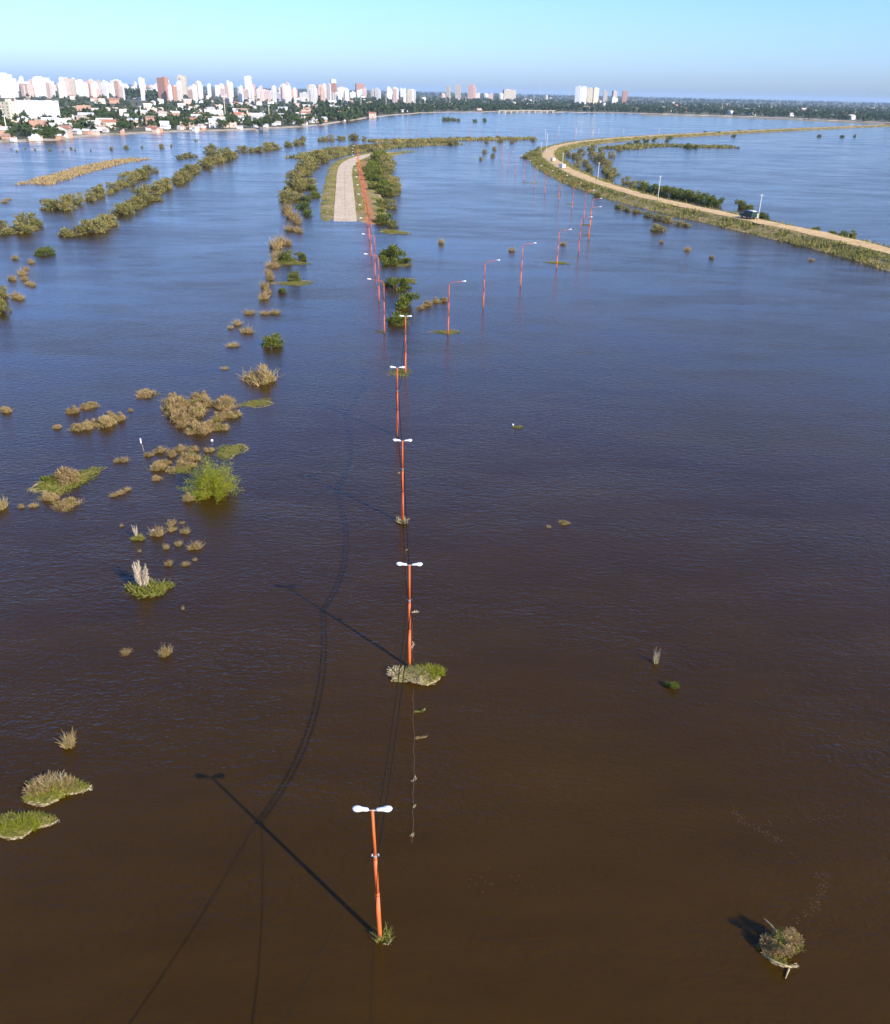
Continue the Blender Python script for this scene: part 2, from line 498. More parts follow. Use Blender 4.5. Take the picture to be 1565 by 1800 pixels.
# low ridges that the flood has just left above the surface
strip('grass_spit', [(68, 322), (95, 314), (130, 304), (165, 294), (205, 285), (240, 280)], [(-7, -0.5), (-3.5, 0.12), (0, 0.2), (3.5, 0.12), (7, -0.5)], M['turf'], 21, 2.2)
strip('marsh_ridge', [(540, 279), (580, 270), (620, 264), (660, 260), (705, 256), (760, 253), (800, 252)], [(-14, -0.6), (-8, 0.12), (0, 0.25), (8, 0.12), (13, -0.6)], M['turf'], 22, 4)
strip('marsh_ridge', [(655, 249), (720, 248), (790, 246), (860, 245), (930, 244)], [(-12, -0.6), (-5, 0.1), (0, 0.2), (5, 0.1), (12, -0.6)], M['turf'], 23, 5)
strip('marsh_ridge', [(1080, 262), (1130, 257), (1170, 256), (1230, 258), (1290, 259)], [(-14, -0.6), (-7, 0.1), (0, 0.2), (7, 0.1), (14, -0.6)], M['turf'], 24, 5)
strip('far_embankment', [(1130, 202), (1220, 204.5), (1300, 207), (1380, 210), (1450, 213), (1565, 218)], [(-26, -0.6), (-12, 1.4), (8, 1.5), (26, -0.6)], M['turf'], 25, 5, 0.5, 30)

# haze over the far plain
def build_haze():
    mt, nt, out = new_mat('haze_air')
    v = nt.nodes.new('ShaderNodeVolumePrincipled')
    v.inputs['Color'].default_value = (0.62, 0.82, 1.0, 1)
    v.inputs['Density'].default_value = 4.2e-5
    v.inputs['Anisotropy'].default_value = 0.0
    nt.links.new(v.outputs[0], out.inputs['Volume'])
    mb = MB(); mb.box((0, 20500, 58.5), (84000, 45000, 122))
    o = mb.build('haze', mt); tag(o, kind='stuff')
build_haze()

# ------------------------------------------------------------------ foliage
def rand_unit(rr, n):
    v = rr.randn(n, 3); return v / np.linalg.norm(v, axis=1)[:, None]

def leaf_quads(P, D, L, Wd, rr):
    """rhombic leaves at P pointing along D"""
    n = len(P)
    S = np.cross(D, rand_unit(rr, n)); S /= np.linalg.norm(S, axis=1)[:, None] + 1e-9
    L = np.broadcast_to(L, n)[:, None]; Wd = np.broadcast_to(Wd, n)[:, None]
    a = P - D * L * 0.5; b = P + S * Wd * 0.5 ; c = P + D * L * 0.5; d = P - S * Wd * 0.5
    V = np.stack([a, b, c, d], 1).reshape(-1, 3)
    F = np.arange(4 * n).reshape(n, 4)
    return V, F

def lobed_cloud(rr, lobes, n, shell=0.45):
    """points and outward directions in a bunch of lobes [(c, r)]"""
    w = np.array([np.prod(r) ** (2 / 3) for c, r in lobes]); w /= w.sum()
    idx = rr.choice(len(lobes), n, p=w)
    u = rand_unit(rr, n)
    rad = rr.rand(n) ** shell
    C = np.array([c for c, r in lobes])[idx]; Rr = np.array([r for c, r in lobes])[idx]
    P = C + u * rad[:, None] * Rr
    return P, u

def crown_lobes(rr, n, spread, h, r0, low=0.3):
    out = []
    for i in range(n):
        a = rr.rand() * 2 * PI; q = math.sqrt(rr.rand()) * spread
        z = low * h + rr.rand() * (1 - low) * h * (1 - 0.45 * (q / spread) ** 2)
        r = r0 * (0.6 + 0.6 * rr.rand())
        out.append(((q * math.cos(a), q * math.sin(a), z), (r, r, r * 0.75)))
    return out

def shrub_mesh(seed, mat, leaves=900, size=0.09, nl=9, h=0.62, up=0.5, slim=0.42):
    """about 1 m across, 0.75 m tall, standing on z = 0"""
    rr = np.random.RandomState(seed)
    lobes = crown_lobes(rr, nl, 0.34, h, 0.2, 0.0) + crown_lobes(rr, 6, 0.4, 0.16, 0.17, 0.0)
    P, u = lobed_cloud(rr, lobes, leaves)
    P[:, 2] = np.maximum(P[:, 2], 0.0 + 0.02 * rr.rand(leaves))
    D = u * 0.7 + rand_unit(rr, leaves) * 0.6; D[:, 2] += up
    D /= np.linalg.norm(D, axis=1)[:, None]
    V, F = leaf_quads(P, D, size * (0.7 + 0.8 * rr.rand(leaves)), size * slim * (0.7 + 0.6 * rr.rand(leaves)), rr)
    return mesh_np('foliage', V, F, mat)

def stems_mesh(seed, n=7, r=0.35, h=0.45, rad=0.012, mat=None):
    rr = random.Random(seed); mb = MB()
    for i in range(n):
        a = rr.uniform(0, 2 * PI); q = rr.uniform(0.05, r); z = rr.uniform(0.6, 1) * h
        b = (rr.uniform(-0.06, 0.06), rr.uniform(-0.06, 0.06), -0.1)
        mb.tube([b, (q * 0.4 * math.cos(a), q * 0.4 * math.sin(a), z * 0.5), (q * math.cos(a), q * math.sin(a), z)], [rad, rad * 0.7, rad * 0.3], 5)
    return mb.mesh('stems', mat or M['bark'])

def blades_mesh(seed, mat, n=500, rx=0.5, ry=0.5, h=0.3, w=0.012, lean=0.5, ring=0.0, base=0.0):
    """upright blades over an oval patch"""
    rr = np.random.RandomState(seed)
    a = rr.rand(n) * 2 * PI; q = np.sqrt(ring * ring + (1 - ring * ring) * rr.rand(n))
    wob = 1 + 0.22 * np.sin(3 * a + seed) + 0.13 * np.sin(5 * a + 2 * seed)
    B = np.stack([q * wob * rx * np.cos(a), q * wob * ry * np.sin(a), np.full(n, base)], 1)
    D = rr.randn(n, 3) * lean; D[:, 2] = 1; D /= np.linalg.norm(D, axis=1)[:, None]
    L = h * (0.4 + 0.9 * rr.rand(n)) * (1.15 - 0.6 * q)
    S = np.cross(D, rand_unit(rr, n)); S /= np.linalg.norm(S, axis=1)[:, None]
    ww = (w * (0.6 + 0.8 * rr.rand(n)))[:, None]
    tip = B + D * L[:, None]; bend = rr.randn(n, 3) * 0.15 * L[:, None]; bend[:, 2] = -abs(bend[:, 2])
    V = np.stack([B - S * ww, B + S * ww, tip + bend + S * ww * 0.3, tip + bend - S * ww * 0.3], 1).reshape(-1, 3)
    return mesh_np('blades', V, np.arange(4 * n).reshape(n, 4), mat)

def mat_base_mesh(seed, mat, rx=0.5, ry=0.5, hgt=0.07):
    """a low lumpy raft of matted plants"""
    rr = np.random.RandomState(seed); mb = MB()
    n = 28; rings = []
    for k, (q, z) in enumerate(((1.0, -0.06), (0.98, 0.35), (0.8, 0.8), (0.5, 1.0), (0.2, 0.9))):
        r = []
        for i in range(n):
            a = 2 * PI * i / n
            wob = 1 + 0.22 * math.sin(3 * a + seed) + 0.13 * math.sin(5 * a + 2 * seed)
            e = 1 + 0.07 * rr.randn() if k < 4 else 1
            r.append((q * wob * e * rx * math.cos(a), q * wob * e * ry * math.sin(a), z * hgt * (1 + 0.35 * rr.randn() * (k > 0))))
        rings.append(r)
    mb.ring_loft(rings)
    return mb.mesh('raft', mat)

def rim_mesh(seed, mat, rx=0.5, ry=0.5, n=220, a0=-2.6, a1=0.2, ln=0.1):
    """pale stalks washed up along the edge that faces the current"""
    rr = np.random.RandomState(seed)
    a = a0 + (a1 - a0) * rr.rand(n)
    wob = (1 + 0.22 * np.sin(3 * a + seed) + 0.13 * np.sin(5 * a + 2 * seed)) * (1.0 + 0.05 * rr.randn(n))
    P = np.stack([wob * rx * np.cos(a), wob * ry * np.sin(a), 0.015 + 0.03 * rr.rand(n)], 1)
    D = np.stack([-rx * np.sin(a), ry * np.cos(a), 0.08 * rr.randn(n)], 1) + 0.15 * rr.randn(n, 3) * np.array([1, 1, 0.2])
    D /= np.linalg.norm(D, axis=1)[:, None]
    V, F = leaf_quads(P, D, ln * (0.5 + rr.rand(n)), 0.012 * (0.5 + rr.rand(n)), rr)
    return mesh_np('straw_rim', V, F, mat)

def plume_mesh(seed, n_stalk=9, h=1.0, mat=None):
    rr = np.random.RandomState(seed)
    Vs = []; Fs = []; off = 0
    for k in range(n_stalk):
        b = np.array([0.28 * (rr.rand() - 0.5), 0.18 * (rr.rand() - 0.5), 0.25 * h])
        t = np.array([b[0] * 2.4 + 0.1 * rr.randn(), b[1] * 2 + 0.08 * rr.randn(), h * (0.75 + 0.35 * rr.rand())])
        n = 130
        q = rr.rand(n)
        ax = t - b; ax /= np.linalg.norm(ax)
        P = b + (t - b) * q[:, None] + rr.randn(n, 3) * (0.045 * np.sin(np.pi * np.clip(q + 0.12, 0, 1)))[:, None]
        D = ax + 0.35 * rr.randn(n, 3); D /= np.linalg.norm(D, axis=1)[:, None]
        V, F = leaf_quads(P, D, 0.16, 0.022, rr)
        Vs.append(V); Fs.append(F + off); off += len(V)
    return mesh_np('plumes', np.concatenate(Vs), np.concatenate(Fs), mat or M['plume'])

def tree_meshes(seed, mat, h=8.0, spread=3.0, nl=14, leaves=1300, size=0.55, low=0.35):
    rr = np.random.RandomState(seed)
    lobes = crown_lobes(rr, nl, spread, h * 0.9, spread * 0.5, low)
    P, u = lobed_cloud(rr, lobes, leaves, 0.35)
    D = u * 0.8 + rand_unit(rr, leaves) * 0.6; D[:, 2] += 0.1
    D /= np.linalg.norm(D, axis=1)[:, None]
    V, F = leaf_quads(P, D, size * (0.7 + 0.8 * rr.rand(leaves)), size * 0.6, rr)
    crown = mesh_np('crown', V, F, mat)
    mb = MB(); r = 0.03 * h
    top = h * 0.55
    mb.tube([(0, 0, -0.5), (0.05 * rr.randn(), 0, top * 0.5), (0.1 * rr.randn(), 0.1 * rr.randn(), top)], [r, r * 0.75, r * 0.4], 7)
    for i in range(5):
        c, q = lobes[rr.randint(nl)]
        z0 = top * (0.5 + 0.4 * rr.rand())
        mb.tube([(0, 0, z0), (c[0] * 0.5, c[1] * 0.5, (z0 + c[2]) / 2 + 0.2), c], [r * 0.4, r * 0.28, r * 0.1], 5)
    return [('crown', crown), ('trunk', mb.mesh('trunk', M['bark'], True))]

def spawn(parts, name, loc, rz=0.0, scale=1.0, label=None, cat=None, group=None):
    e = empty(name, loc, rz, scale)
    tag(e, label, cat, group)
    for pn, me in parts: link(bpy.data.objects.new(pn, me), e)
    return e

T_OLIVE = [[('foliage', shrub_mesh(100 + i, M['olive'], 1100, 0.085, 8 + i % 4)), ('stems', stems_mesh(200 + i))] for i in range(6)]
T_GREEN = [[('foliage', shrub_mesh(120 + i, M['green'], 1100, 0.085, 7 + i % 4, 0.6, 0.8)), ('stems', stems_mesh(220 + i))] for i in range(5)]
T_DRY = [[('twigs', shrub_mesh(140 + i, M['dry'], 1500, 0.16, 7, 0.5, 1.0, 0.14)), ('stems', stems_mesh(240 + i, 12)), ('loose_twigs', blades_mesh(440 + i, M['dry'], 170, 0.55, 0.5, 0.5, 0.008, 0.8)), ('green_leaves', shrub_mesh(340 + i, M['mat'], 260, 0.12, 6, 0.35, 0.8, 0.2))] for i in range(5)]
T_TUFT = [[('blades', blades_mesh(160 + i, M['dry'], 300, 0.36, 0.32, 0.7, 0.011, 0.6)), ('stalks', blades_mesh(360 + i, M['mat'], 90, 0.36, 0.3, 0.5, 0.012, 0.8))] for i in range(5)]
T_MAT = [[('raft', mat_base_mesh(260 + i, M['mat_soil'], 0.36, 0.2, 0.05)), ('blades', blades_mesh(260 + i, M['mat'], 2200, 0.5, 0.31, 0.2, 0.008, 1.0)),
          ('straw_rim', rim_mesh(260 + i, M['straw'], 0.5, 0.32))] for i in range(5)]
T_REED = [[('blades', blades_mesh(280 + i, M['straw'], 60, 0.3, 0.16, 1.0, 0.018, 0.25)), ('green_blades', blades_mesh(290 + i, M['mat'], 60, 0.36, 0.2, 0.5, 0.018, 0.5))] for i in range(3)]
RND = random.Random(11)

def put(tpl, name, px, py, w, h=None, label=None, cat=None, group=None, z=-0.03, k=1.25, hk=0.75):
    """a plant about w x h photograph pixels across whose foot stands at that pixel"""
    x, y = at(px, py)
    s = mpp(px, py)
    sx = max(0.15, w * s * k)
    d = math.hypot(x, y); dep = math.atan2(HCAM, d)
    sz = sx * RND.uniform(0.6, 0.95) if h is None else max(0.1, (h * s / math.cos(dep)) / hk)
    t = tpl[RND.randrange(len(tpl))]
    return spawn(t, name, (x, y, z), RND.uniform(0, 2 * PI), (sx, sx * RND.uniform(0.85, 1.1), sz), label, cat, group)

def row(tpl, name, pts, label, cat, group, w, per=14.0, jx=3.0, jy=1.5, h=None):
    """plants spaced along a line of photograph pixels"""
    n = 0
    for (x0, y0), (x1, y1) in zip(pts, pts[1:]):
        L = math.hypot(x1 - x0, (y1 - y0) * 2.2)
        ww = w * 0.5 * ((y0 + y1) / 2 - 150) / 100.0 + w * 0.5
        m_ = max(1, round(L / (per * ww / w)))
        for i in range(m_):
            t = (i + RND.uniform(0.1, 0.9)) / m_; q = RND.uniform(0.7, 1.25)
            lab = ('large ' if q > 1.08 else 'small ' if q < 0.86 else 'middling ') + label.replace('small ', '')
            put(tpl, name, x0 + (x1 - x0) * t + RND.gauss(0, jx), y0 + (y1 - y0) * t + RND.gauss(0, jy), ww * q, h, lab, cat, group)

# rows of half drowned shrubs on the left
L_OUT = 'olive shrub in the outer drowned row nearer the city bank'
L_INN = 'olive shrub in the long inner drowned row that curves past the flooded channel'
G_OUT = 'outer row of drowned shrubs'; G_INN = 'inner row of drowned shrubs'
row(T_OLIVE, 'olive_shrub', [(-6, 411), (40, 406), (72, 394)], L_OUT, 'shrub', G_OUT, 22, 11)
row(T_OLIVE, 'olive_shrub', [(86, 367), (118, 366), (151, 354), (178, 343), (204, 331), (227, 318), (246, 309), (277, 297)], L_OUT, 'shrub', G_OUT, 21, 12, 4, 2)
row(T_OLIVE, 'olive_shrub', [(298, 283), (315, 277), (335, 273), (352, 268), (372, 263)], L_OUT, 'shrub', G_OUT, 16, 14)
row(T_OLIVE, 'olive_shrub', [(112, 414), (163, 410), (188, 391), (205, 384), (231, 370), (250, 351), (272, 344), (286, 327), (311, 319), (327, 311),
     (345, 301), (365, 290), (390, 279), (412, 274), (431, 270)], L_INN, 'shrub', G_INN, 21, 10, 5, 3)
row(T_OLIVE, 'olive_shrub', [(438, 269), (474, 262), (494, 259.5), (517, 256), (538, 252)], L_INN, 'shrub', G_INN, 17, 10, 3, 0.8)
row(T_OLIVE, 'olive_shrub', [(556, 248), (590, 246.5), (622, 245), (640, 246)], 'small olive shrub in the drowned clump between the inner row and the marsh ridge', 'shrub', 'far drowned clump', 14, 10, 2, 0.6)
put(T_GREEN, 'olive_shrub', 78, 446, 36, 20, 'lone olive shrub standing in open water off the end of the inner row', 'shrub')
for x, y, w, h in ((2, 522, 26, 26), (6, 548, 30, 26), (-4, 540, 26, 30)):
    put(T_OLIVE, 'olive_shrub', x, y, w, h, 'olive shrub in the ragged clump with reeds below the lone shrub', 'shrub', 'ragged clump with reeds')
for x, y, w, h in ((28, 523, 16, 16), (36, 526, 14, 12), (22, 492, 12, 14), (40, 482, 14, 14), (44, 492, 12, 12), (52, 500, 14, 9), (58, 503, 10, 8), (27, 455, 12, 10), (55, 462, 9, 11), (46, 474, 10, 10), (8, 356, 12, 6), (14, 351, 12, 5)):
    put(T_TUFT, 'reed_tuft', x, y, w, h, 'thin drowned reeds between the lone shrub and the ragged clump', 'reeds', 'thin drowned reeds')
# beside the drowned avenue, left hand
L_AVL = 'brown olive shrub in the thicket on the left of the concrete road'
row(T_OLIVE, 'olive_shrub', [(590, 271), (570, 279), (555, 290), (540, 300), (528, 312)], L_AVL, 'shrub', 'thicket left of the road', 24, 8, 6, 3)
row(T_OLIVE, 'olive_shrub', [(540, 322), (520, 335), (512, 348), (508, 358)], L_AVL, 'shrub', 'thicket left of the road', 20, 9, 6, 4)
for x, y, w in ((548, 332, 22), (551, 345, 22), (538, 352, 20), (534, 366, 22), (541, 378, 20)):
    put(T_GREEN, 'green_shrub', x, y, w, None, 'greener shrub at the water end of the thicket left of the concrete road', 'shrub', 'greener thicket shrubs')
for x, y, w, h in ((505, 372, 18, 22), (514, 383, 20, 22), (523, 392, 18, 20), (512, 405, 22, 14), (526, 408, 16, 12)):
    put(T_TUFT, 'reed_tuft', x, y, w, h, 'pale dry reeds off the end of the thicket left of the concrete road', 'reeds', 'reeds off the thicket')
for x, y, w, h in ((485, 436, 20, 26), (494, 428, 18, 22), (488, 456, 20, 24), (505, 430, 18, 16), (480, 469, 22, 14), (475, 491, 15, 20), (466, 506, 14, 18), (470, 515, 12, 14), (464, 525, 16, 18), (472, 480, 10, 12)):
    put(T_TUFT, 'reed_tuft', x, y, w, h, 'pale dry reeds in the broken line beside the two floating green shrubs', 'reeds', 'broken line of reeds')
put(T_GREEN, 'green_shrub', 508, 458, 26, 26, 'green shrub on the larger pale-rimmed raft in the broken reed line', 'shrub')
put(T_GREEN, 'green_shrub', 526, 455, 24, 20, 'rounder green shrub touching the larger pale-rimmed raft in the broken reed line', 'shrub')
put(T_MAT, 'floating_mat', 515, 462, 46, 5, 'larger pale-rimmed raft of weeds under two green shrubs', 'weed raft')
put(T_GREEN, 'green_shrub', 519, 492, 24, 22, 'green shrub on the star-shaped raft in the broken reed line', 'shrub')
put(T_MAT, 'floating_mat', 518, 498, 54, 5, 'star-shaped yellow green raft of weeds round a single shrub', 'weed raft')
put(T_GREEN, 'green_shrub', 496, 514, 15, 14, 'tiny green shrub just past the star-shaped raft', 'shrub')
# right of the avenue
L_AVR = 'green shrub in the dense hedge on the right of the red walk'
row(T_GREEN, 'green_shrub', [(684, 279), (668, 288), (655, 300), (658, 315), (666, 330), (672, 345)], L_AVR, 'shrub', 'hedge right of the red walk', 24, 8, 5, 2.5)
row(T_OLIVE, 'olive_shrub', [(686, 283), (682, 296), (684, 312), (686, 328), (684, 344)], 'brown olive shrub on the outer side of the hedge by the open water', 'shrub', 'outer side of the hedge', 19, 8, 4, 2)
row(T_OLIVE, 'olive_shrub', [(612, 268), (640, 264), (660, 262)], 'low brown olive shrub on the marsh ridge above the bend of the concrete road', 'shrub', 'shrubs above the bend', 18, 10, 3, 1.5)
for x, y, w, h, t in ((671, 362, 24, 20, 0), (684, 366, 24, 20, 1), (669, 374, 18, 14, 0), (676, 391, 30, 26, 0), (668, 392, 18, 14, 0), (690, 398, 22, 16, 1)):
    put((T_GREEN, T_OLIVE)[t], ('green_shrub', 'olive_shrub')[t], x, y, w, h, ('green shrub between floating debris past the end of the hedge', 'brown olive shrub between floating debris past the end of the hedge')[t], 'shrub', ('green shrubs past the hedge', 'brown shrubs past the hedge')[t])
put(T_MAT, 'floating_mat', 692, 408, 44, 12, 'tapering brown weed raft below the shrubs past the hedge', 'weed raft')
for x, y, w, h, lb in ((688, 452, 34, 30, 'tall green shrub topping the string of floating shrubs'), (683, 464, 24, 20, 'ragged green shrub beside the tall one in the string of floating shrubs'),
                       (710, 462, 20, 14, 'low green shrub with a pale line at its foot in the string of floating shrubs'), (697, 506, 34, 26, 'green shrub beside the crescent weed raft in the string of floating shrubs'),
                       (712, 538, 36, 32, 'dome-shaped green shrub above the last one in the string of floating shrubs'), (700, 566, 34, 22, 'lowest green shrub in the string, next to the fifth double lamp post')):
    put(T_GREEN, 'green_shrub', x, y, w, h * 1.1, lb, 'shrub', k=1.6)
put(T_MAT, 'floating_mat', 716, 494, 34, 9, 'crescent weed raft with a white rim on its right', 'weed raft')
put(T_MAT, 'floating_mat', 710, 466, 32, 3, 'thin pale weed raft under the upper floating shrubs', 'weed raft')
put(T_MAT, 'floating_mat', 706, 568, 36, 4, 'weed raft under the lowest floating shrub', 'weed raft')
for x, y, w, h in ((739, 542, 11, 10), (752, 537, 14, 12), (766, 531, 15, 12), (780, 529, 12, 9)):
    put(T_DRY, 'brush_clump', x, y, w, h, 'brown brush clump in the short chain beside the dome-shaped shrub', 'brush', 'short chain of brush')

# rafts caught by the lamp posts
put(T_MAT, 'floating_mat', 785, 584, 42, 5, 'oval yellow weed raft caught round the first single lamp post on the right', 'weed raft')
put(T_MAT, 'floating_mat', 704, 655, 52, 5, 'flat weed raft caught round the fifth double lamp post', 'weed raft')
put(T_MAT, 'floating_mat', 670, 583, 20, 3, 'small weed raft behind the first single lamp post on the left', 'weed raft')
put(T_MAT, 'floating_mat', 981, 462, 32, 5, 'dark green weed raft caught round the fourth single lamp post on the right', 'weed raft')
for x, y, w in ((1030, 395, 22), (1034, 413, 20), (1003, 359, 16), (981, 345, 14), (925, 321, 14), (940, 322, 12)):
    put(T_MAT, 'floating_mat', x, y, w, 2, 'thin weed raft trailing from a distant lamp post in open water', 'weed raft', 'thin rafts at distant lamp posts')
for x, y, w, h, lb in ((776, 428, 10, 14, 'pale reed tuft alone in open water right of the floating shrubs'), (900, 441, 12, 10, 'faint reed tuft in open water between two single lamp posts'), (990, 430, 10, 8, 'small dark reed tuft beyond the dark green raft')):
    put(T_TUFT, 'reed_tuft', x, y, w, h, lb, 'reeds')

# drowned field on the left
put(T_GREEN, 'green_shrub', 481, 606, 34, 34, 'small round green shrub with a straw skirt in open water', 'shrub')
put(T_MAT, 'floating_mat', 482, 605, 38, 4, 'straw raft under the small round green shrub', 'weed raft')
put(T_DRY, 'brush_clump', 455, 668, 46, 44, 'bushy grass clump, tan on top and green at the foot', 'grass clump')
put(T_MAT, 'floating_mat', 462, 668, 34, 12, 'green weeds at the foot of the bushy tan grass clump', 'weed raft')
put(T_MAT, 'floating_mat', 452, 709, 48, 8, 'low weed raft with a grey twig at one end, right of the wide brown brush', 'weed raft')
SM = 'small brown tuft scattered in open water round the small round green shrub'
for x, y, w, h in ((435, 584, 22, 14), (418, 570, 14, 12), (406, 577, 9, 8), (484, 551, 20, 9), (438, 551, 18, 10), (466, 552, 16, 9), (410, 608, 22, 7), (395, 648, 12, 5)):
    put(T_TUFT, 'reed_tuft', x, y, w, h, SM, 'tuft', 'tufts round the small green shrub')
for i in range(30):
    a = RND.uniform(0, 2 * PI); q = math.sqrt(RND.random())
    px, py = (362 + 66 * q * math.cos(a), 722 + 24 * q * math.sin(a)) if i < 20 else (358 + 46 * q * math.cos(a), 752 + 11 * q * math.sin(a))
    if i >= 27: px, py = 300 + 8 * (i - 27), 705 + 4 * (i - 27)
    ws = RND.uniform(16, 32)
    put(T_DRY, 'brush_clump', px, py, ws, ws * RND.uniform(0.7, 1.1), ('small ' if ws < 20 else 'large ' if ws > 27 else 'middling ') + 'tan brush clump in the wide brown thicket above the bright green willow', 'brush', 'wide brown thicket')
for x, y, w, h in ((128, 724, 22, 16), (152, 717, 18, 12), (164, 714, 18, 12), (135, 754, 22, 14), (154, 752, 18, 20), (166, 746, 20, 16), (187, 746, 28, 22), (192, 736, 24, 18), (210, 737, 20, 18), (100, 752, 12, 8), (230, 722, 8, 7)):
    put(T_DRY, 'brush_clump', x, y, w, h, 'tan brush clump in the loose group left of the wide brown thicket', 'brush', 'loose group of brush')
put(T_DRY, 'brush_clump', 258, 694, 34, 10, 'low grey brown brush strip above and left of the wide thicket', 'brush')
put(T_DRY, 'brush_clump', 12, 723, 17, 12, 'lone brown tuft far out on the left beside nothing else', 'brush')
for i, (x, y, w, h) in enumerate(((262, 800, 14, 8), (282, 793, 20, 14), (302, 800, 18, 13), (318, 790, 20, 14), (333, 806, 30, 24), (340, 790, 18, 12), (280, 823, 24, 16), (292, 815, 14, 16), (300, 828, 14, 14), (276, 842, 14, 8), (368, 792, 14, 12), (331, 878, 18, 18), (328, 818, 26, 16))):
    put(T_DRY, 'brush_clump', x, y, w, h, 'brown twiggy clump in the litter around the bright green willow', 'brush', 'litter round the willow')
put(T_MAT, 'floating_mat', 405, 793, 56, 10, 'yellow weed raft reaching out beyond the bright green willow', 'weed raft')
put(T_MAT, 'floating_mat', 318, 824, 40, 8, 'bright green weed raft on the shaded side of the willow', 'weed raft')
put(T_MAT, 'floating_mat', 116, 848, 100, 20, 'broad lumpy weed raft left of the willow, darker at one end', 'weed raft')
put(T_DRY, 'brush_clump', 122, 843, 44, 26, 'tan brush growing on the broad lumpy weed raft', 'brush')
put(T_GREEN, 'green_shrub', 90, 843, 34, 14, 'low green growth at the dark end of the broad lumpy raft', 'shrub')
for x, y, w, h in ((90, 876, 24, 14), (104, 888, 22, 14), (126, 886, 26, 18), (114, 893, 28, 10)):
    put(T_DRY, 'brush_clump', x, y, w, h, 'brown brush in the ring just below the broad lumpy raft', 'brush', 'ring of brush')
for x, y, w, h in ((38, 892, 8, 10), (60, 890, 14, 8), (4, 893, 20, 26), (205, 812, 8, 9), (216, 810, 18, 10), (200, 872, 12, 7), (212, 868, 14, 9), (224, 862, 12, 8)):
    put(T_TUFT, 'reed_tuft', x, y, w, h, 'tiny tuft in open water about the broad lumpy raft', 'tuft', 'tiny tufts about the broad raft')
for x, y, w, h in ((214, 925, 6, 6), (277, 940, 20, 22), (302, 922, 16, 12), (303, 932, 14, 9), (321, 920, 8, 5), (326, 936, 16, 11), (343, 963, 22, 15), (293, 964, 10, 11), (314, 958, 12, 10), (297, 993, 12, 12), (327, 993, 12, 8), (343, 985, 7, 6), (246, 970, 6, 6), (322, 1071, 5, 8), (222, 1148, 18, 9), (291, 1150, 22, 18)):
    put(T_TUFT, 'reed_tuft', x, y, w, h, 'tiny tuft in open water about the clumps of cream plumes', 'tuft', 'tiny tufts about the plumes')

def pampas(px, py, w, h, seed, n, label):
    x, y = at(px, py); s = mpp(px, py); d = math.hypot(x, y)
    hh = h * s / math.cos(math.atan2(HCAM, d)); ww = w * s
    e = empty('pampas_grass', (x, y, -0.03)); tag(e, label, 'pampas grass')
    o = link(bpy.data.objects.new('plumes', plume_mesh(seed, n, 1.0)), e); o.scale = (ww * 0.75, ww * 0.6, hh); o.location = (-ww * 0.12, 0, 0)
    o = link(bpy.data.objects.new('leaves', blades_mesh(seed + 1, M['mat'], 700, 0.5, 0.34, 0.34, 0.014, 0.9)), e); o.scale = (ww, ww, hh * 1.1)
    o = link(bpy.data.objects.new('raft', mat_base_mesh(seed + 1, M['mat_soil'], 0.42, 0.28, 0.06)), e); o.scale = (ww, ww, hh)
pampas(262, 1037, 70, 46, 501, 11, 'large clump of cream pampas plumes over bright green leaves')
pampas(243, 947, 22, 24, 511, 4, 'small clump of two or three cream plumes over green leaves')

# willow
def willow():
    x, y = at(375, 866)
    e = empty('willow_tree', (x, y, 0)); tag(e, 'bright yellow green willow tree standing in the flood among brown litter', 'tree')
    rr = np.random.RandomState(77)
    mb = MB(); Ps = []; Ds = []
    for k in range(190):
        a = rr.rand() * 2 * PI; lean = math.radians(8 + 74 * rr.rand() ** 0.8); L = (3.0 + 3.3 * rr.rand()) * (1.0 - 0.38 * (lean / 1.4))
        b = np.array([0.35 * rr.randn(), 0.35 * rr.randn(), -0.1])
        d = np.array([math.sin(lean) * math.cos(a), math.sin(lean) * math.sin(a), math.cos(lean)])
        t = b + d * L; t[2] -= 0.06 * L * L * math.sin(lean); t[2] = max(t[2], 0.25)
        mid = b + d * L * 0.55
        if k % 4 == 0: mb.tube([b, mid, t], [0.06, 0.035, 0.01], 5)
        n = 70
        q = 0.22 + 0.8 * rr.rand(n)[:, None]
        P = (1 - q) ** 2 * b + 2 * q * (1 - q) * mid + q * q * t + 0.16 * rr.randn(n, 3)
        P[:, 2] = np.maximum(P[:, 2], 0.05)
        Ps.append(P); D = d + 0.75 * rr.randn(n, 3); Ds.append(D / np.linalg.norm(D, axis=1)[:, None])
    P = np.concatenate(Ps); D = np.concatenate(Ds); n = len(P)
    V, F = leaf_quads(P, D, 0.24 * (0.6 + 0.8 * rr.rand(n)), 0.05, rr)
    link(bpy.data.objects.new('crown', mesh_np('crown', V, F, M['willow'])), e)
    link(bpy.data.objects.new('trunk', mb.mesh('trunk', M['bark'], True)), e)
willow()

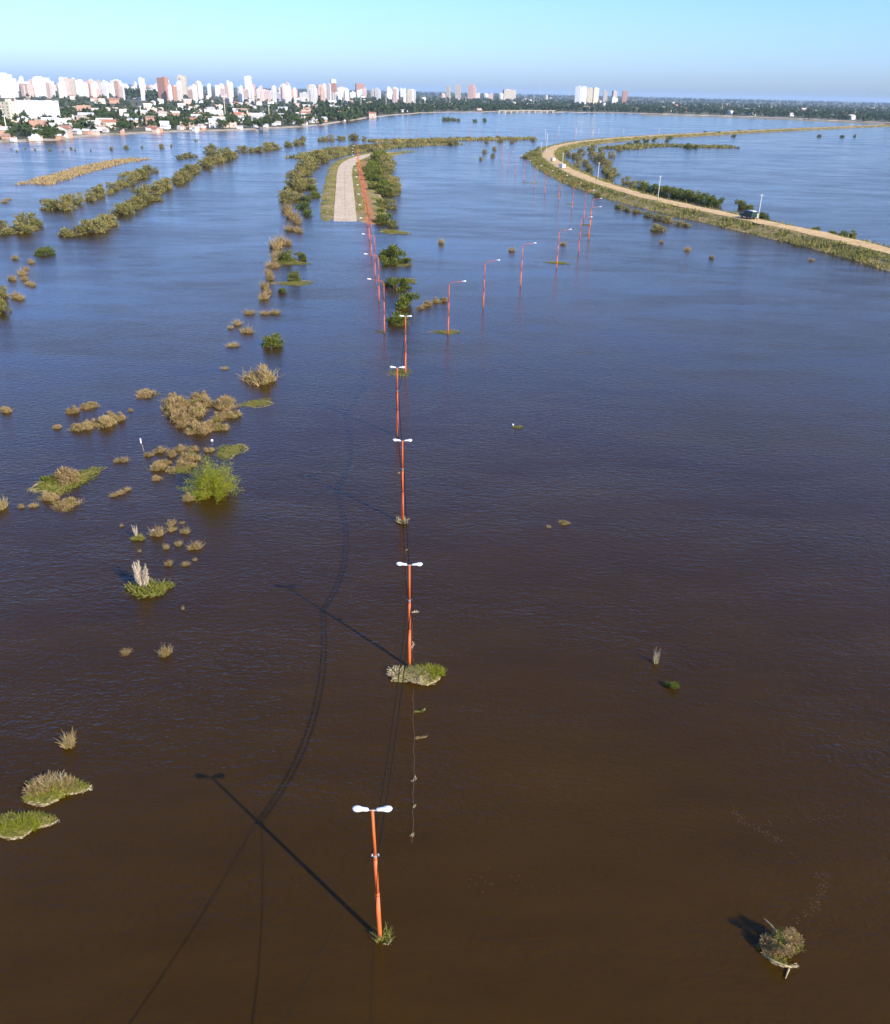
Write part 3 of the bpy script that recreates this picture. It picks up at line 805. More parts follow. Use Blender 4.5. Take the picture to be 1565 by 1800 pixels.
# foreground rafts at the left edge
def big_raft(name, px, py, w, h, seed, label, brush, green, rim=True, dark=None):
    x, y = at(px, py); s = mpp(px, py); ww = w * s
    e = empty(name, (x, y, 0), R(12)); tag(e, label, 'weed raft')
    def part(nm, me, loc=(0, 0, 0), sc=None):
        o = link(bpy.data.objects.new(nm, me), e); o.location = loc; o.scale = sc or (ww, ww, ww); return o
    part('raft', mat_base_mesh(seed, M['mat_soil'], 0.48, 0.28, 0.06))
    part('grass', blades_mesh(seed, M['mat'], 2600, 0.5, 0.3, 0.13, 0.005, 0.9, 0.0, 0.03))
    if brush:
        part('brush', blades_mesh(seed + 1, M['dry'], 1800, 0.4, 0.22, 0.2, 0.005, 0.7, 0.0, 0.04), (-0.06 * ww, 0.06 * ww, 0))
        part('straw_tops', blades_mesh(seed + 3, M['straw'], 160, 0.3, 0.14, 0.22, 0.006, 0.6, 0.0, 0.05), (-0.02 * ww, 0.12 * ww, 0))
    if green: part('green_tufts', blades_mesh(seed + 2, M['willow'], 900, 0.36, 0.2, 0.16, 0.006, 0.7, 0.0, 0.03), (0, -0.04 * ww, 0))
    if rim: part('straw_rim', rim_mesh(seed, M['straw'], 0.5, 0.3, 260, -2.3, -0.1, 0.06), (0, 0, 0.01))
    return e
big_raft('floating_mat', 94, 1390, 100, 50, 611, 'raft of tan brush and grass with a pale bark edge at the left', True, True)
big_raft('floating_mat', 40, 1450, 92, 50, 617, 'greener raft with a broad cream edge touching the tan brush raft', False, True)
put(T_TUFT, 'reed_tuft', 122, 1310, 24, 30, 'thin dry sprig beyond the tan brush raft', 'tuft')
for x, y, w, h, t, lb in ((911, 751, 14, 10, T_MAT, 'tiny yellow raft with a white scrap in open water right of the lamp posts'), (991, 920, 16, 9, T_DRY, 'tiny curled brown weed in open water right of the lamp posts'),
                          (965, 927, 8, 5, T_TUFT, 'even smaller sprig beside the tiny curled brown weed'), (1152, 1166, 12, 22, T_REED, 'three upright straw stalks leaning together out of open water'),
                          (1179, 1207, 24, 16, T_GREEN, 'little bright green plant beside the leaning straw stalks'), (1208, 440, 10, 10, T_TUFT, 'pale tuft off the grassy foot of the dyke'),
                          (1251, 454, 9, 9, T_TUFT, 'darker tuft off the grassy foot of the dyke'), (1163, 427, 7, 8, T_TUFT, 'smallest tuft off the grassy foot of the dyke'), (1427, 458, 9, 6, T_TUFT, 'low dark tuft near the end of the dyke')):
    put(t, 'reed_tuft' if t in (T_TUFT, T_REED) else ('green_shrub' if t is T_GREEN else 'floating_mat' if t is T_MAT else 'brush_clump'), x, y, w, h, lb, 'plant')
def snag():
    x, y = at(1372, 1672)
    e = empty('drift_shrub', (x, y, 0), R(-20)); tag(e, 'drifted shrub of tan twigs with pale branches and a long black shadow', 'shrub')
    o = link(bpy.data.objects.new('foliage', shrub_mesh(701, M['dry'], 3800, 0.08, 9, 0.75, 0.7, 0.2)), e); o.scale = (2.5, 2.1, 2.3)
    o = link(bpy.data.objects.new('green_leaves', shrub_mesh(702, M['mat'], 1500, 0.06, 8, 0.75, 0.6, 0.3)), e); o.scale = (2.7, 2.2, 2.2)
    o = link(bpy.data.objects.new('straw_rim', rim_mesh(703, M['straw'], 0.48, 0.4, 170, -2.3, -0.7, 0.08)), e); o.scale = (2.4, 2.2, 2.0)
    mb = MB()
    mb.tube([(0.5, -0.9, -0.1), (0.45, -1.15, 0.12), (0.3, -1.75, 0.05)], [0.07, 0.06, 0.02], 6)
    mb.tube([(-0.3, 0.8, 0.5), (-0.7, 1.0, 0.75), (-1.1, 1.15, 0.9)], [0.07, 0.05, 0.015], 6)
    mb.tube([(-1.1, -0.5, -0.05), (-0.3, -0.95, 0.15), (0.6, -0.95, 0.1)], [0.05, 0.06, 0.04], 6)
    link(bpy.data.objects.new('branch', mb.mesh('branch', M['straw'], True)), e)
snag()
def white_scrap(px, py, sz, label, stem=0.0):
    x, y = at(px, py); s = mpp(px, py)
    rr = np.random.RandomState(int(px)); mb = MB()
    r = sz * s / 2; rings = []
    for q, z in ((0.5, 0), (1.0, 0.5), (0.9, 1.1), (0.4, 1.6)):
        rings.append([(r * q * (1 + 0.2 * rr.randn()) * math.cos(a), r * q * math.sin(a), stem + r * z) for a in np.linspace(0, 2 * PI, 9)[:-1]])
    if stem:
        e = empty('plume_stalk', (x, y, 0)); tag(e, label, 'plume')
        mb.build('plume', M['plume'], e) if False else None
        m2 = MB(); m2.ring_loft([[(px_ * 0.7 - 0.15, py_, pz * 1.0 + (0.5 if i > 1 else 0)) for px_, py_, pz in rg] for i, rg in enumerate(rings)])
        m2.build('plume', M['lamp_white'], e, True)
        m3 = MB(); m3.tube([(0.1, 0, -0.1), (0.02, 0, stem * 0.6), (-0.14, 0, stem + r)], [0.03, 0.025, 0.02], 5); m3.build('stalk', M['straw'], e)
        return
    mb.ring_loft(rings)
    o = mb.build('white_scrap', M['lamp_white'], None, True); o.location = (x, y, 0); tag(o, label, 'litter')
white_scrap(252, 793, 3.5, 'white plume on a bent stalk left of the willow litter', 1.1)
white_scrap(373, 776, 5, 'white scrap caught just below the wide brown thicket')
white_scrap(340, 801, 5, 'white scrap caught in the litter beside the willow')
white_scrap(296, 719, 4, 'white scrap at the left edge of the wide brown thicket')
white_scrap(270, 934, 5, 'white scrap beside the tuft above the cream plumes')
white_scrap(902, 748, 4, 'white scrap on the tiny yellow raft in open water')

def scatter_grass(name, P, zones, n, seed, hgt, mat, w=0.05):
    """rough grass over the slopes along a way; zones [(o0, z0, o1, z1)]"""
    rr = np.random.RandomState(seed); N = normals2(P)
    i = rr.randint(0, len(P) - 1, n); f = rr.rand(n)[:, None]
    C = P[i] * (1 - f) + P[i + 1] * f; Nn = N[i]
    zi = rr.randint(0, len(zones), n); Z = np.array(zones)[zi]; t = rr.rand(n)
    off = Z[:, 0] * (1 - t) + Z[:, 2] * t; z = Z[:, 1] * (1 - t) + Z[:, 3] * t
    B = np.stack([C[:, 0] + Nn[:, 0] * off, C[:, 1] + Nn[:, 1] * off, z], 1)
    clump = 0.5 + 0.5 * np.sin(B[:, 0] * 0.21 + 3 * np.sin(B[:, 1] * 0.13)) * np.sin(B[:, 1] * 0.17 + 2 * np.sin(B[:, 0] * 0.11))
    keep = rr.rand(n) < 0.4 + 0.6 * clump
    B = B[keep]; clump = clump[keep]; n = len(B)
    D = rr.randn(n, 3) * 0.55; D[:, 2] = 1; D /= np.linalg.norm(D, axis=1)[:, None]
    L = (hgt * (0.3 + rr.rand(n)) * (0.5 + clump))[:, None]
    S = np.cross(D, rand_unit(rr, n)); S /= np.linalg.norm(S, axis=1)[:, None]
    V = np.stack([B - S * w * 2, B + S * w * 2, B + D * L + S * w, B + D * L - S * w], 1).reshape(-1, 3)
    o = link(bpy.data.objects.new(name, mesh_np(name, V, np.arange(4 * n).reshape(n, 4), mat))); tag(o, kind='stuff')
NF = int(len(DYKE) * 0.62)
scatter_grass('dyke_grass', DYKE[:NF], [(-14, 0.0, -8.5, 1.0), (-8.5, 1.0, -5.2, 2.1), (5.2, 2.1, 12, 0.2)], 42000, 31, 0.8, M['mat'], 0.07)
scatter_grass('dyke_weeds', DYKE, [(-15, -0.1, -8.5, 1.0), (-8.5, 1.0, -5.6, 1.9), (5.6, 1.9, 13, 0.0)], 26000, 32, 1.2, M['olive'], 0.1)
scatter_grass('verge_grass', ROAD[9:], [(-9.5, 0.3, -4.6, 0.45), (4.6, 0.45, 8.6, 0.5), (11.4, 0.5, 15, 0.3)], 16000, 33, 0.5, M['mat'], 0.05)
scatter_grass('spit_grass', resample([at(x, y) for x, y in [(60, 325), (95, 314), (130, 304), (165, 294), (205, 285), (250, 279)]], 6), [(-9, 0.0, 0, 0.2), (0, 0.2, 8, 0.0)], 7000, 34, 0.7, M['dry'], 0.1)
for _k, _pp in enumerate(([(540, 279), (580, 270), (620, 264), (660, 260), (705, 256), (760, 253), (800, 252)], [(655, 249), (720, 248), (790, 246), (860, 245), (930, 244)], [(1080, 262), (1130, 257), (1170, 256), (1230, 258), (1290, 259)])):
    scatter_grass('marsh_grass', resample([at(x, y) for x, y in _pp], 8), [(-16, 0.0, 0, 0.2), (0, 0.2, 16, 0.0)], 6000, 35 + _k, 1.5, M['olive'], 0.25)
row(T_OLIVE, 'olive_shrub', [(545, 278), (580, 270), (620, 263), (660, 259), (705, 255), (760, 252), (800, 251)], 'small olive shrub scattered about the marsh ridge between the two roads', 'shrub', 'marsh ridge shrubs', 13, 7, 5, 1.0)
row(T_OLIVE, 'olive_shrub', [(655, 249), (720, 248), (790, 246), (860, 245), (930, 244)], 'small olive shrub on the thin outer ridge of the marsh', 'shrub', 'outer marsh ridge shrubs', 9, 9, 5, 0.6)

def foam():
    rr = np.random.RandomState(55); P = []
    for pts, n, sp in (([(1445, 1125), (1475, 1142), (1500, 1160), (1515, 1178)], 70, 3), ([(1480, 1150), (1530, 1150), (1565, 1160)], 40, 5), ([(1290, 1425), (1310, 1448), (1345, 1462), (1372, 1478)], 110, 4), ([(1330, 1450), (1420, 1440), (1500, 1430)], 50, 6), ([(1440, 1530), (1448, 1560), (1435, 1590), (1400, 1620)], 120, 7),
                       ([(930, 1300), (980, 1370), (960, 1440)], 40, 40), ([(820, 1545), (900, 1550), (1000, 1580)], 40, 25), ([(1370, 1105), (1330, 1120)], 25, 8), ([(100, 700), (500, 1000)], 30, 90), ([(900, 1000), (1500, 900)], 30, 90)):
        for k in range(n):
            q = rr.rand() * (len(pts) - 1); i = int(q); f = q - i
            x = pts[i][0] * (1 - f) + pts[i + 1][0] * f + sp * rr.randn(); y = pts[i][1] * (1 - f) + pts[i + 1][1] * f + sp * rr.randn() * 0.6
            P.append((*at(x, y), 0.012))
    P = np.array(P); n = len(P)
    D = rr.randn(n, 3); D[:, 2] = 0; D /= np.linalg.norm(D, axis=1)[:, None]
    S = np.cross(D, np.array([0, 0, 1.0])); L = (0.02 + 0.05 * rr.rand(n))[:, None]
    V = np.stack([P - D * L, P + S * L * 0.4, P + D * L, P - S * L * 0.4], 1).reshape(-1, 3)
    o = link(bpy.data.objects.new('foam_flecks', mesh_np('foam_flecks', V, np.arange(4 * n).reshape(n, 4), M['foam']))); tag(o, kind='stuff')
M['foam'] = plain('foam', (0.13, 0.09, 0.05), 0.8, 0.2)
foam()

# ------------------------------------------------------------------ lamp posts
HP = 9.9
def pole_mesh():
    mb = MB()
    mb.tube([(0, 0, -1.5), (0, 0, 3.6)], [0.14, 0.13], 12, cap=True)
    mb.tube([(0, 0, 3.55), (0, 0, 3.75)], [0.145, 0.125], 12)
    mb.tube([(0, 0, 3.7), (0, 0, 6.4)], [0.115, 0.108], 12)
    mb.tube([(0, 0, 6.35), (0, 0, 6.5)], [0.122, 0.1], 12)
    mb.tube([(0, 0, 6.45), (0, 0, HP)], [0.092, 0.08], 12)
    return mb.mesh('pole', M['orange'], True)
def pole_arm_mesh():
    mb = MB()
    mb.tube([(0, 0, HP - 0.35), (0.03, 0, HP + 0.05), (0.2, 0, HP + 0.3), (0.55, 0, HP + 0.42), (1.4, 0, HP + 0.58), (2.55, 0, HP + 0.75)], [0.07, 0.065, 0.055, 0.05, 0.045, 0.04], 8)
    return mb.mesh('arm', M['orange'], True)
def cross_arm_mesh():
    mb = MB(); mb.tube([(-0.32, 0, HP - 0.02), (0.32, 0, HP - 0.02)], 0.035, 8)
    return mb.mesh('cross_arm', M['steel'], True)
def head_mesh(mat=None):
    """street lamp head: slim gear housing, then a wide bowl; grows along +x"""
    mb = MB(); rings = []
    for x, w, t in ((0.0, 0.05, 0.05), (0.06, 0.13, 0.1), (0.34, 0.15, 0.12), (0.42, 0.17, 0.12), (0.52, 0.22, 0.15), (0.68, 0.245, 0.16), (0.84, 0.2, 0.13), (0.94, 0.1, 0.07), (0.96, 0.02, 0.02)):
        rings.append([(x, w * math.cos(a), 0.03 + t * math.sin(a) * (1.0 if math.sin(a) > 0 else 0.6)) for a in np.linspace(0, 2 * PI, 17)[:-1]])
    mb.ring_loft(rings)
    return mb.mesh('lamp_head', M['lamp_white'], True)
def lens_mesh():
    mb = MB(); rings = []
    for q, z in ((1.0, -0.05), (0.85, -0.1), (0.4, -0.13)):
        rings.append([(0.68 + 0.22 * q * math.cos(a), 0.17 * q * math.sin(a), z) for a in np.linspace(0, 2 * PI, 13)[:-1]])
    mb.ring_loft(rings); return mb.mesh('lens', M['lamp_glass'], True)
def bracket_mesh():
    mb = MB(); mb.tube([(-0.22, 0, 6.6), (0.22, 0, 6.6)], 0.03, 6); mb.tube([(0, 0, 6.52), (0, 0, 6.68)], 0.105, 10)
    return mb.mesh('bracket', M['steel'])
def insul_mesh():
    mb = MB(); mb.tube([(0, 0, 6.56), (0, 0, 6.62), (0, 0, 6.7), (0, 0, 6.74)], [0.035, 0.065, 0.055, 0.03], 8); return mb.mesh('insulator', M['insulator'], True)
ME_POLE, ME_ARM, ME_CROSS, ME_HEAD, ME_LENS, ME_BRK, ME_INS = pole_mesh(), pole_arm_mesh(), cross_arm_mesh(), head_mesh(), lens_mesh(), bracket_mesh(), insul_mesh()
def head(parent, loc, rz):
    h = link(bpy.data.objects.new('lamp_head', ME_HEAD), parent); h.location = loc; h.rotation_euler = (0, R(-6), rz); h.scale = (0.9, 0.85, 0.9)
    link(bpy.data.objects.new('lens', ME_LENS), h)
def double_post(x, y, rz, label, lean=(0, 0), group=None):
    e = empty('lamp_post', (x, y, 0), rz); e.rotation_euler = (R(lean[0]), R(lean[1]), rz)
    tag(e, label, 'lamp post', group)
    link(bpy.data.objects.new('pole', ME_POLE), e); link(bpy.data.objects.new('cross_arm', ME_CROSS), e)
    head(e, (0.2, 0, HP), 0); head(e, (-0.2, 0, HP), PI)
    b = link(bpy.data.objects.new('bracket', ME_BRK), e)
    for s in (-1, 1):
        i = link(bpy.data.objects.new('insulator', ME_INS), b); i.location = (0.17 * s, 0, 0)
    return e
def single_post(x, y, rz, label, group):
    e = empty('lamp_post', (x, y, 0), rz); tag(e, label, 'lamp post', group)
    link(bpy.data.objects.new('pole', ME_POLE), e); link(bpy.data.objects.new('arm', ME_ARM), e)
    head(e, (2.45, 0, HP + 0.72), 0)
    return e
DP = []
for (bx, by, lab, lean) in ((668, 1650, 'orange double lamp post with a small weed tuft at its foot, alone before the raft', (0, -1.6)),
                            (720, 1172, 'orange double lamp post rising from a thick straw and weed raft', (0, -0.2)),
                            (708, 919, 'orange double lamp post with a pale rag of weeds hanging at its foot', (0, -0.1)),
                            (699, 766, 'orange double lamp post standing clear in water between the raft post and rag post rows', (0, 0)),
                            (713, 657, 'orange double lamp post standing in a flat oval weed raft, last with two heads', (0, 0))):
    x, y = at(bx, by); DP.append((x, y))
    double_post(x, y, 0.0, lab, lean)
tag(bpy.data.objects['lamp_post.003'], 'orange double lamp post in clear water, next before the last two-headed one')
# two more stand just short of the picture and carry the near ends of the cables
NEAR_A, NEAR_B = (-2.2, 6.5), (-13.4, 6.0)

LEFT_HEADS = [(648, 490), (642, 446), (638, 411), (634, 383), (632, 360), (630, 341), (628.5, 325), (626.5, 311), (625, 299), (623.5, 289), (622, 280), (620.5, 273), (620, 266), (620, 261), (622, 256)]
RIGHT_HEADS = [(817, 494), (877, 457), (941, 427), (1003, 403), (1040, 381), (1056, 363), (1057, 348.6), (1044.5, 334.7), (1022, 321.5), (997, 308.4), (972, 300), (951.5, 291), (932.6, 282), (917, 274), (903, 267), (893, 260), (888, 254)]
LP_ = []
for i, (hx, hy) in enumerate(LEFT_HEADS):
    x, y = at(hx, hy, HP + 0.8); x += 3.0
    LP_.append((x, y))
    single_post(x, y, PI + R(4), 'orange single-arm lamp post in the row whose arms reach over the concrete road' if i else 'orange single-arm lamp post beside the lowest floating shrub in the string', 'lamp posts along the concrete road' if i else None)
RLAB = {0: 'orange single-arm lamp post rising from the oval yellow weed raft', 1: 'orange single-arm lamp post next after the one on the oval raft', 3: 'orange single-arm lamp post rising from the dark green weed raft', 2: 'orange single-arm lamp post between the bare one and the dark green raft'}
for i, (hx, hy) in enumerate(RIGHT_HEADS):
    x, y = at(hx, hy, HP + 0.8); x -= 3.0
    single_post(x, y, R(-4), RLAB.get(i, 'distant orange single-arm lamp post in the drowned row curving towards the dyke'), 'drowned row of lamp posts' if i not in RLAB else None)
for i, (bx, by) in enumerate(((668, 262), (690, 257), (712, 253), (737, 251), (757, 249), (780, 248), (800, 247.5), (826, 247), (850, 247), (872, 248), (905, 247), (940, 247), (975, 246), (1010, 245), (1040, 244))):
    x, y = at(bx, by)
    single_post(x, y, R(90 if i % 2 else 270), 'far orange lamp post in the line along the marsh ridge', 'far line of lamp posts')

# ------------------------------------------------------------------ cables
def cable(a, b, sag, label, rad=0.036, group=None):
    mb = MB(); pts = []
    for t in np.linspace(0, 1, 29):
        p = np.array(a) * (1 - t) + np.array(b) * t; p[2] -= 4 * sag * t * (1 - t); pts.append(p)
    mb.tube(pts, rad, 6)
    o = mb.build('power_cable', M['cable'], None, True); tag(o, label, 'cable', group)
    return pts
def lean_off(i): return -6.6 * math.sin(R(1.6)) if i == 0 else 0.0
ZB = 6.72
CP = {}
for i in range(4):
    (x0, y0), (x1, y1) = DP[i], DP[i + 1]
    for s in (-1, 1):
        CP[(i, s)] = cable((x0 + 0.17 * s + lean_off(i), y0, ZB), (x1 + 0.17 * s, y1, ZB), (1.35, 1.45, 1.2, 1.2)[i] * (1.0 if s < 0 else 1.04),
              ('black cable slung from the weed-tuft lamp post to the post on the thick raft', 'black cable slung between the thick raft post and the rag post', 'black cable slung beyond the rag post', 'black cable slung to the last two-headed post')[i], group=('cables of the first span', 'cables of the second span', 'cables of the third span', 'cables of the fourth span')[i])
x0, y0 = DP[0]
cable((x0 + 0.17 + lean_off(0), y0, ZB), (NEAR_A[0], NEAR_A[1], ZB), 1.5, 'black cable running on straight from the weed-tuft lamp post', 0.023)
cable((x0 - 0.17 + lean_off(0), y0, ZB), (NEAR_B[0], NEAR_B[1], ZB), 0.7, 'black cable that turns off to the left from the weed-tuft lamp post', 0.023)
x4, y4 = DP[4]
cable((x4 - 0.17, y4, ZB), (LP_[0][0], LP_[0][1], ZB), 1.1, 'black cable from the last two-headed post to the first single post on its left')
for i in range(6):
    cable((*LP_[i], ZB), (*LP_[i + 1], ZB), 1.0, 'black cable between the single lamp posts of the row by the concrete road', group='cables of the road row')
double_post(NEAR_A[0], NEAR_A[1], 0, 'orange double lamp post that holds the near end of the straight cable')
double_post(NEAR_B[0], NEAR_B[1], R(15), 'orange double lamp post that holds the near end of the turned-off cable')

# weeds hung up on cables and posts
def hung(p, sx, sy, seed, label, mat='mat', n=60):
    rr = np.random.RandomState(seed)
    t = np.linspace(-0.5, 0.5, n)
    P = np.stack([sx * t + 0.05 * rr.randn(n), 0.05 * rr.randn(n), sy * t * np.abs(t) * 2 - 0.1 * rr.rand(n)], 1)
    D = np.stack([np.full(n, sx), 0.3 * rr.randn(n), sy + 0.4 * rr.randn(n)], 1); D /= np.linalg.norm(D, axis=1)[:, None]
    V, F = leaf_quads(P, D, 0.28, 0.05, rr)
    o = link(bpy.data.objects.new('hung_weed', mesh_np('hung_weed', V, F, M[mat]))); o.location = tuple(p); tag(o, label, 'weed')
def slack(pts, label):
    mb = MB(); P = resample([at(x, y) for x, y in pts], 0.8); rr = np.random.RandomState(len(pts))
    mb.tube([(p[0] + 0.05 * rr.randn(), p[1], 0.02) for p in P], 0.013, 5)
    o = mb.build('slack_cable', M['straw_rope'], None, True); tag(o, label, 'cable')
M['straw_rope'] = plain('muddy_sheath', (0.2, 0.14, 0.07), 0.8, 0.2)
slack([(726, 1206), (728, 1300), (727, 1400), (724, 1482)], 'muddy slack cable afloat between the thick raft and the first lamp post')
slack([(709, 925), (713, 985), (722, 1080), (727, 1165)], 'muddy slack cable afloat behind the thick raft')
def afloat(px, py, sx, sy, seed, label, mat='mat', n=60):
    x, y = at(px, py); hung((x, y, 0.12), sx, sy, seed, label, mat, n)
afloat(735, 1252, 1.0, 0.45, 1, 'green weed spray caught on the slack cable just short of the thick raft')
afloat(739, 1298, 1.0, 0.4, 2, 'brown root-like strand caught on the slack cable below the green spray', 'dry')
afloat(728, 1372, 0.2, 0.3, 3, 'small yellow weed caught on the slack cable', 'straw', 16)
afloat(729, 1419, 0.15, 0.35, 4, 'tiny pale weed on the slack cable above the last two', 'straw', 16)
afloat(724, 1470, 0.2, 0.4, 8, 'tiny curled weed at the near end of the slack cable', 'straw', 18)
afloat(715, 968, 0.3, 0.4, 9, 'wisp of weed on the slack cable behind the thick raft', 'dry', 24)
hung((DP[1][0] + 0.42, DP[1][1] - 0.1, 5.6), 0.6, 0.06, 5, 'pale stick caught across the raft lamp post', 'straw', 26)
hung((DP[1][0] + 0.25, DP[1][1] - 0.1, 2.3), 0.15, 0.6, 6, 'wisp of straw caught low on the raft lamp post', 'straw', 24)
hung((DP[2][0] - 0.2, DP[2][1] - 0.1, 6.3), 0.5, 0.4, 7, 'brown wisp caught at the bracket of the rag post', 'dry', 30)

def foot_weeds(i, w, kind, label):
    x, y = DP[i]
    e = empty('weed_tuft', (x, y, 0)); tag(e, label, 'weeds')
    if kind == 0:
        o = link(bpy.data.objects.new('sprigs', blades_mesh(801, M['mat'], 160, 0.5, 0.4, 0.8, 0.018, 0.6, 0.4)), e); o.scale = (w, w, w); o.location = (0.2, 0.1, 0)
        o = link(bpy.data.objects.new('straw_rim', rim_mesh(802, M['straw'], 0.4, 0.35, 90, -1.6, 0.9, 0.2)), e); o.scale = (w, w, w); o.location = (0.25, 0, 0)
    else:
        o = link(bpy.data.objects.new('rag', blades_mesh(803, M['straw'], 130, 0.4, 0.25, 0.7, 0.03, 0.6)), e); o.scale = (w, w, w)
        o = link(bpy.data.objects.new('sprigs', blades_mesh(804, M['mat'], 90, 0.4, 0.25, 0.6, 0.03, 0.6)), e); o.scale = (w, w, w)
foot_weeds(0, 1.0, 0, 'small weed tuft wound round the foot of the first double lamp post')
foot_weeds(2, 1.3, 1, 'pale rag of weeds round the foot of the rag post')
def post_raft():
    x, y = at(735, 1190)
    e = empty('floating_mat', (x, y, 0), R(4)); tag(e, 'thick raft of yellow straw and green weeds round the second double lamp post', 'weed raft')
    W = 3.5
    def part(nm, me, loc, sc): 
        o = link(bpy.data.objects.new(nm, me), e); o.location = loc; o.scale = sc
    part('raft', mat_base_mesh(821, M['mat_soil'], 0.48, 0.29, 0.12), (0, 0, 0), (W, W, W))
    part('straw', blades_mesh(822, M['straw'], 1500, 0.5, 0.3, 0.2, 0.007, 1.2, 0.0, 0.06), (-0.1, -0.15, 0), (W * 0.9, W * 0.85, W))
    part('grass', blades_mesh(823, M['mat'], 1700, 0.5, 0.3, 0.22, 0.006, 0.9, 0.0, 0.05), (0.2, 0.2, 0), (W * 0.95, W * 0.9, W))
    part('green_tufts', blades_mesh(824, M['willow'], 700, 0.22, 0.22, 0.24, 0.007, 0.8, 0.0, 0.05), (1.2, 0.1, 0), (W, W, W))
    part('straw_rim', rim_mesh(821, M['straw'], 0.5, 0.3, 260, -3.0, 0.0, 0.08), (0, 0, 0.02), (W, W, W))
    part('loose_stalks', blades_mesh(825, M['straw'], 260, 0.18, 0.14, 0.22, 0.012, 1.2, 0.0, 0.03), (-1.7, 0.4, 0), (W, W, W))
post_raft()

# ------------------------------------------------------------------ dyke: plants, poles, vehicles
def dyke_bush(lst, tpl, name, label, group, k=1.3, hz_=1.0):
    for x, y, w in lst:
        px, py = at(x, y, 0.3); s = mpp(x, y); sx = w * s * k
        spawn(tpl[RND.randrange(len(tpl))], name, (px, py, 0.0), RND.uniform(0, 6), (sx, sx, sx * RND.uniform(0.9, 1.15) * hz_), label, 'shrub', group)
dyke_bush([(1128, 333, 17), (1145, 337, 17), (1162, 340, 18), (1178, 343, 18), (1192, 346, 17), (1205, 349, 17), (1218, 351, 18), (1232, 354, 17), (1246, 357, 18), (1260, 360, 16), (1303, 364, 17), (1318, 368, 12), (1341, 384, 16), (1434, 406, 11), (1466, 413, 12), (1480, 416, 13), (1494, 417, 14)],
          T_GREEN, 'green_shrub', 'green shrub in the hedge on the far side of the dirt road', 'hedge beyond the dirt road', 1.75)
dyke_bush([(1072, 314, 22), (1080, 306, 18), (1064, 302, 16), (1036, 301, 15), (1056, 284, 22), (1068, 290, 16), (1046, 278, 16), (1022, 283, 14), (1008, 277, 15), (998, 272, 14), (1020, 270, 15), (1036, 268, 14), (1055, 270, 14), (1030, 290, 13), (1100, 322, 16), (1112, 327, 14), (1015, 292, 12), (1075, 275, 12), (1090, 264, 12), (1044, 262, 11)],
          T_OLIVE, 'olive_shrub', 'olive shrub in the wet thicket inside the bend of the dirt road', 'thicket inside the bend')
dyke_bush([(941, 268, 13), (932, 273, 13), (926, 277, 12), (949, 263, 10), (944, 276, 12), (953, 284, 10), (1020, 325, 14), (1030, 330, 16), (1038, 333, 12), (1050, 344, 12), (1092, 364, 14), (1104, 369, 13), (1118, 372, 13), (1145, 379, 16), (1160, 384, 18), (1176, 388, 16), (1192, 393, 14), (1205, 396, 12), (1158, 404, 18), (1278, 397, 12), (1312, 404, 14), (1402, 430, 11), (1530, 458, 13), (1450, 437, 11)],
          T_OLIVE, 'olive_shrub', 'low shrub on the river side foot of the dyke', 'river side of the dyke', 1.9, 0.5)
dyke_bush([(1205, 259, 9), (1213, 260, 11), (1222, 260, 9), (1240, 235, 7), (1263, 236, 8), (1290, 240, 7), (1178, 243, 7), (1440, 240, 7), (1480, 241, 7), (1502, 240, 5), (1300, 232, 7), (1320, 231, 6), (1120, 252, 10), (1135, 249, 10), (1150, 247, 9), (1172, 248, 8), (1105, 256, 10)],
          T_GREEN, 'green_shrub', 'small shrub along the far stretch of the dyke', 'far stretch of the dyke')
dyke_bush([(700, 256, 12), (715, 254, 11), (733, 254, 13), (745, 253, 11), (765, 253, 12), (785, 253, 11), (800, 253, 9), (680, 258, 12), (663, 259, 11), (856, 250, 9), (880, 248, 11), (905, 247, 9), (938, 247, 9), (870, 263, 8), (852, 268, 8), (866, 275, 8), (845, 280, 7), (900, 250, 8), (655, 265, 10)],
          T_OLIVE, 'olive_shrub', 'small olive shrub scattered about the marsh ridge between the two roads', 'marsh ridge shrubs')
dyke_bush([(782, 212, 9), (790, 212, 9), (798, 212, 9), (806, 213, 7), (835, 214, 7), (852, 213, 8), (1100, 244, 5)], T_GREEN, 'green_shrub', 'dark tree top standing in the wide water before the far shore', 'tree tops in the wide water')
dyke_bush([(30, 266, 4), (62, 263, 4), (88, 264, 5), (125, 261, 5), (132, 264, 4), (160, 264, 3), (197, 262, 7), (222, 260, 9), (285, 259, 9), (250, 259, 4), (302, 257, 5), (345, 247, 5), (20, 262, 3), (45, 261, 4), (110, 266, 3)], T_OLIVE, 'olive_shrub', 'speck of a drowned shrub in the water below the city bank', 'drowned specks below the bank')

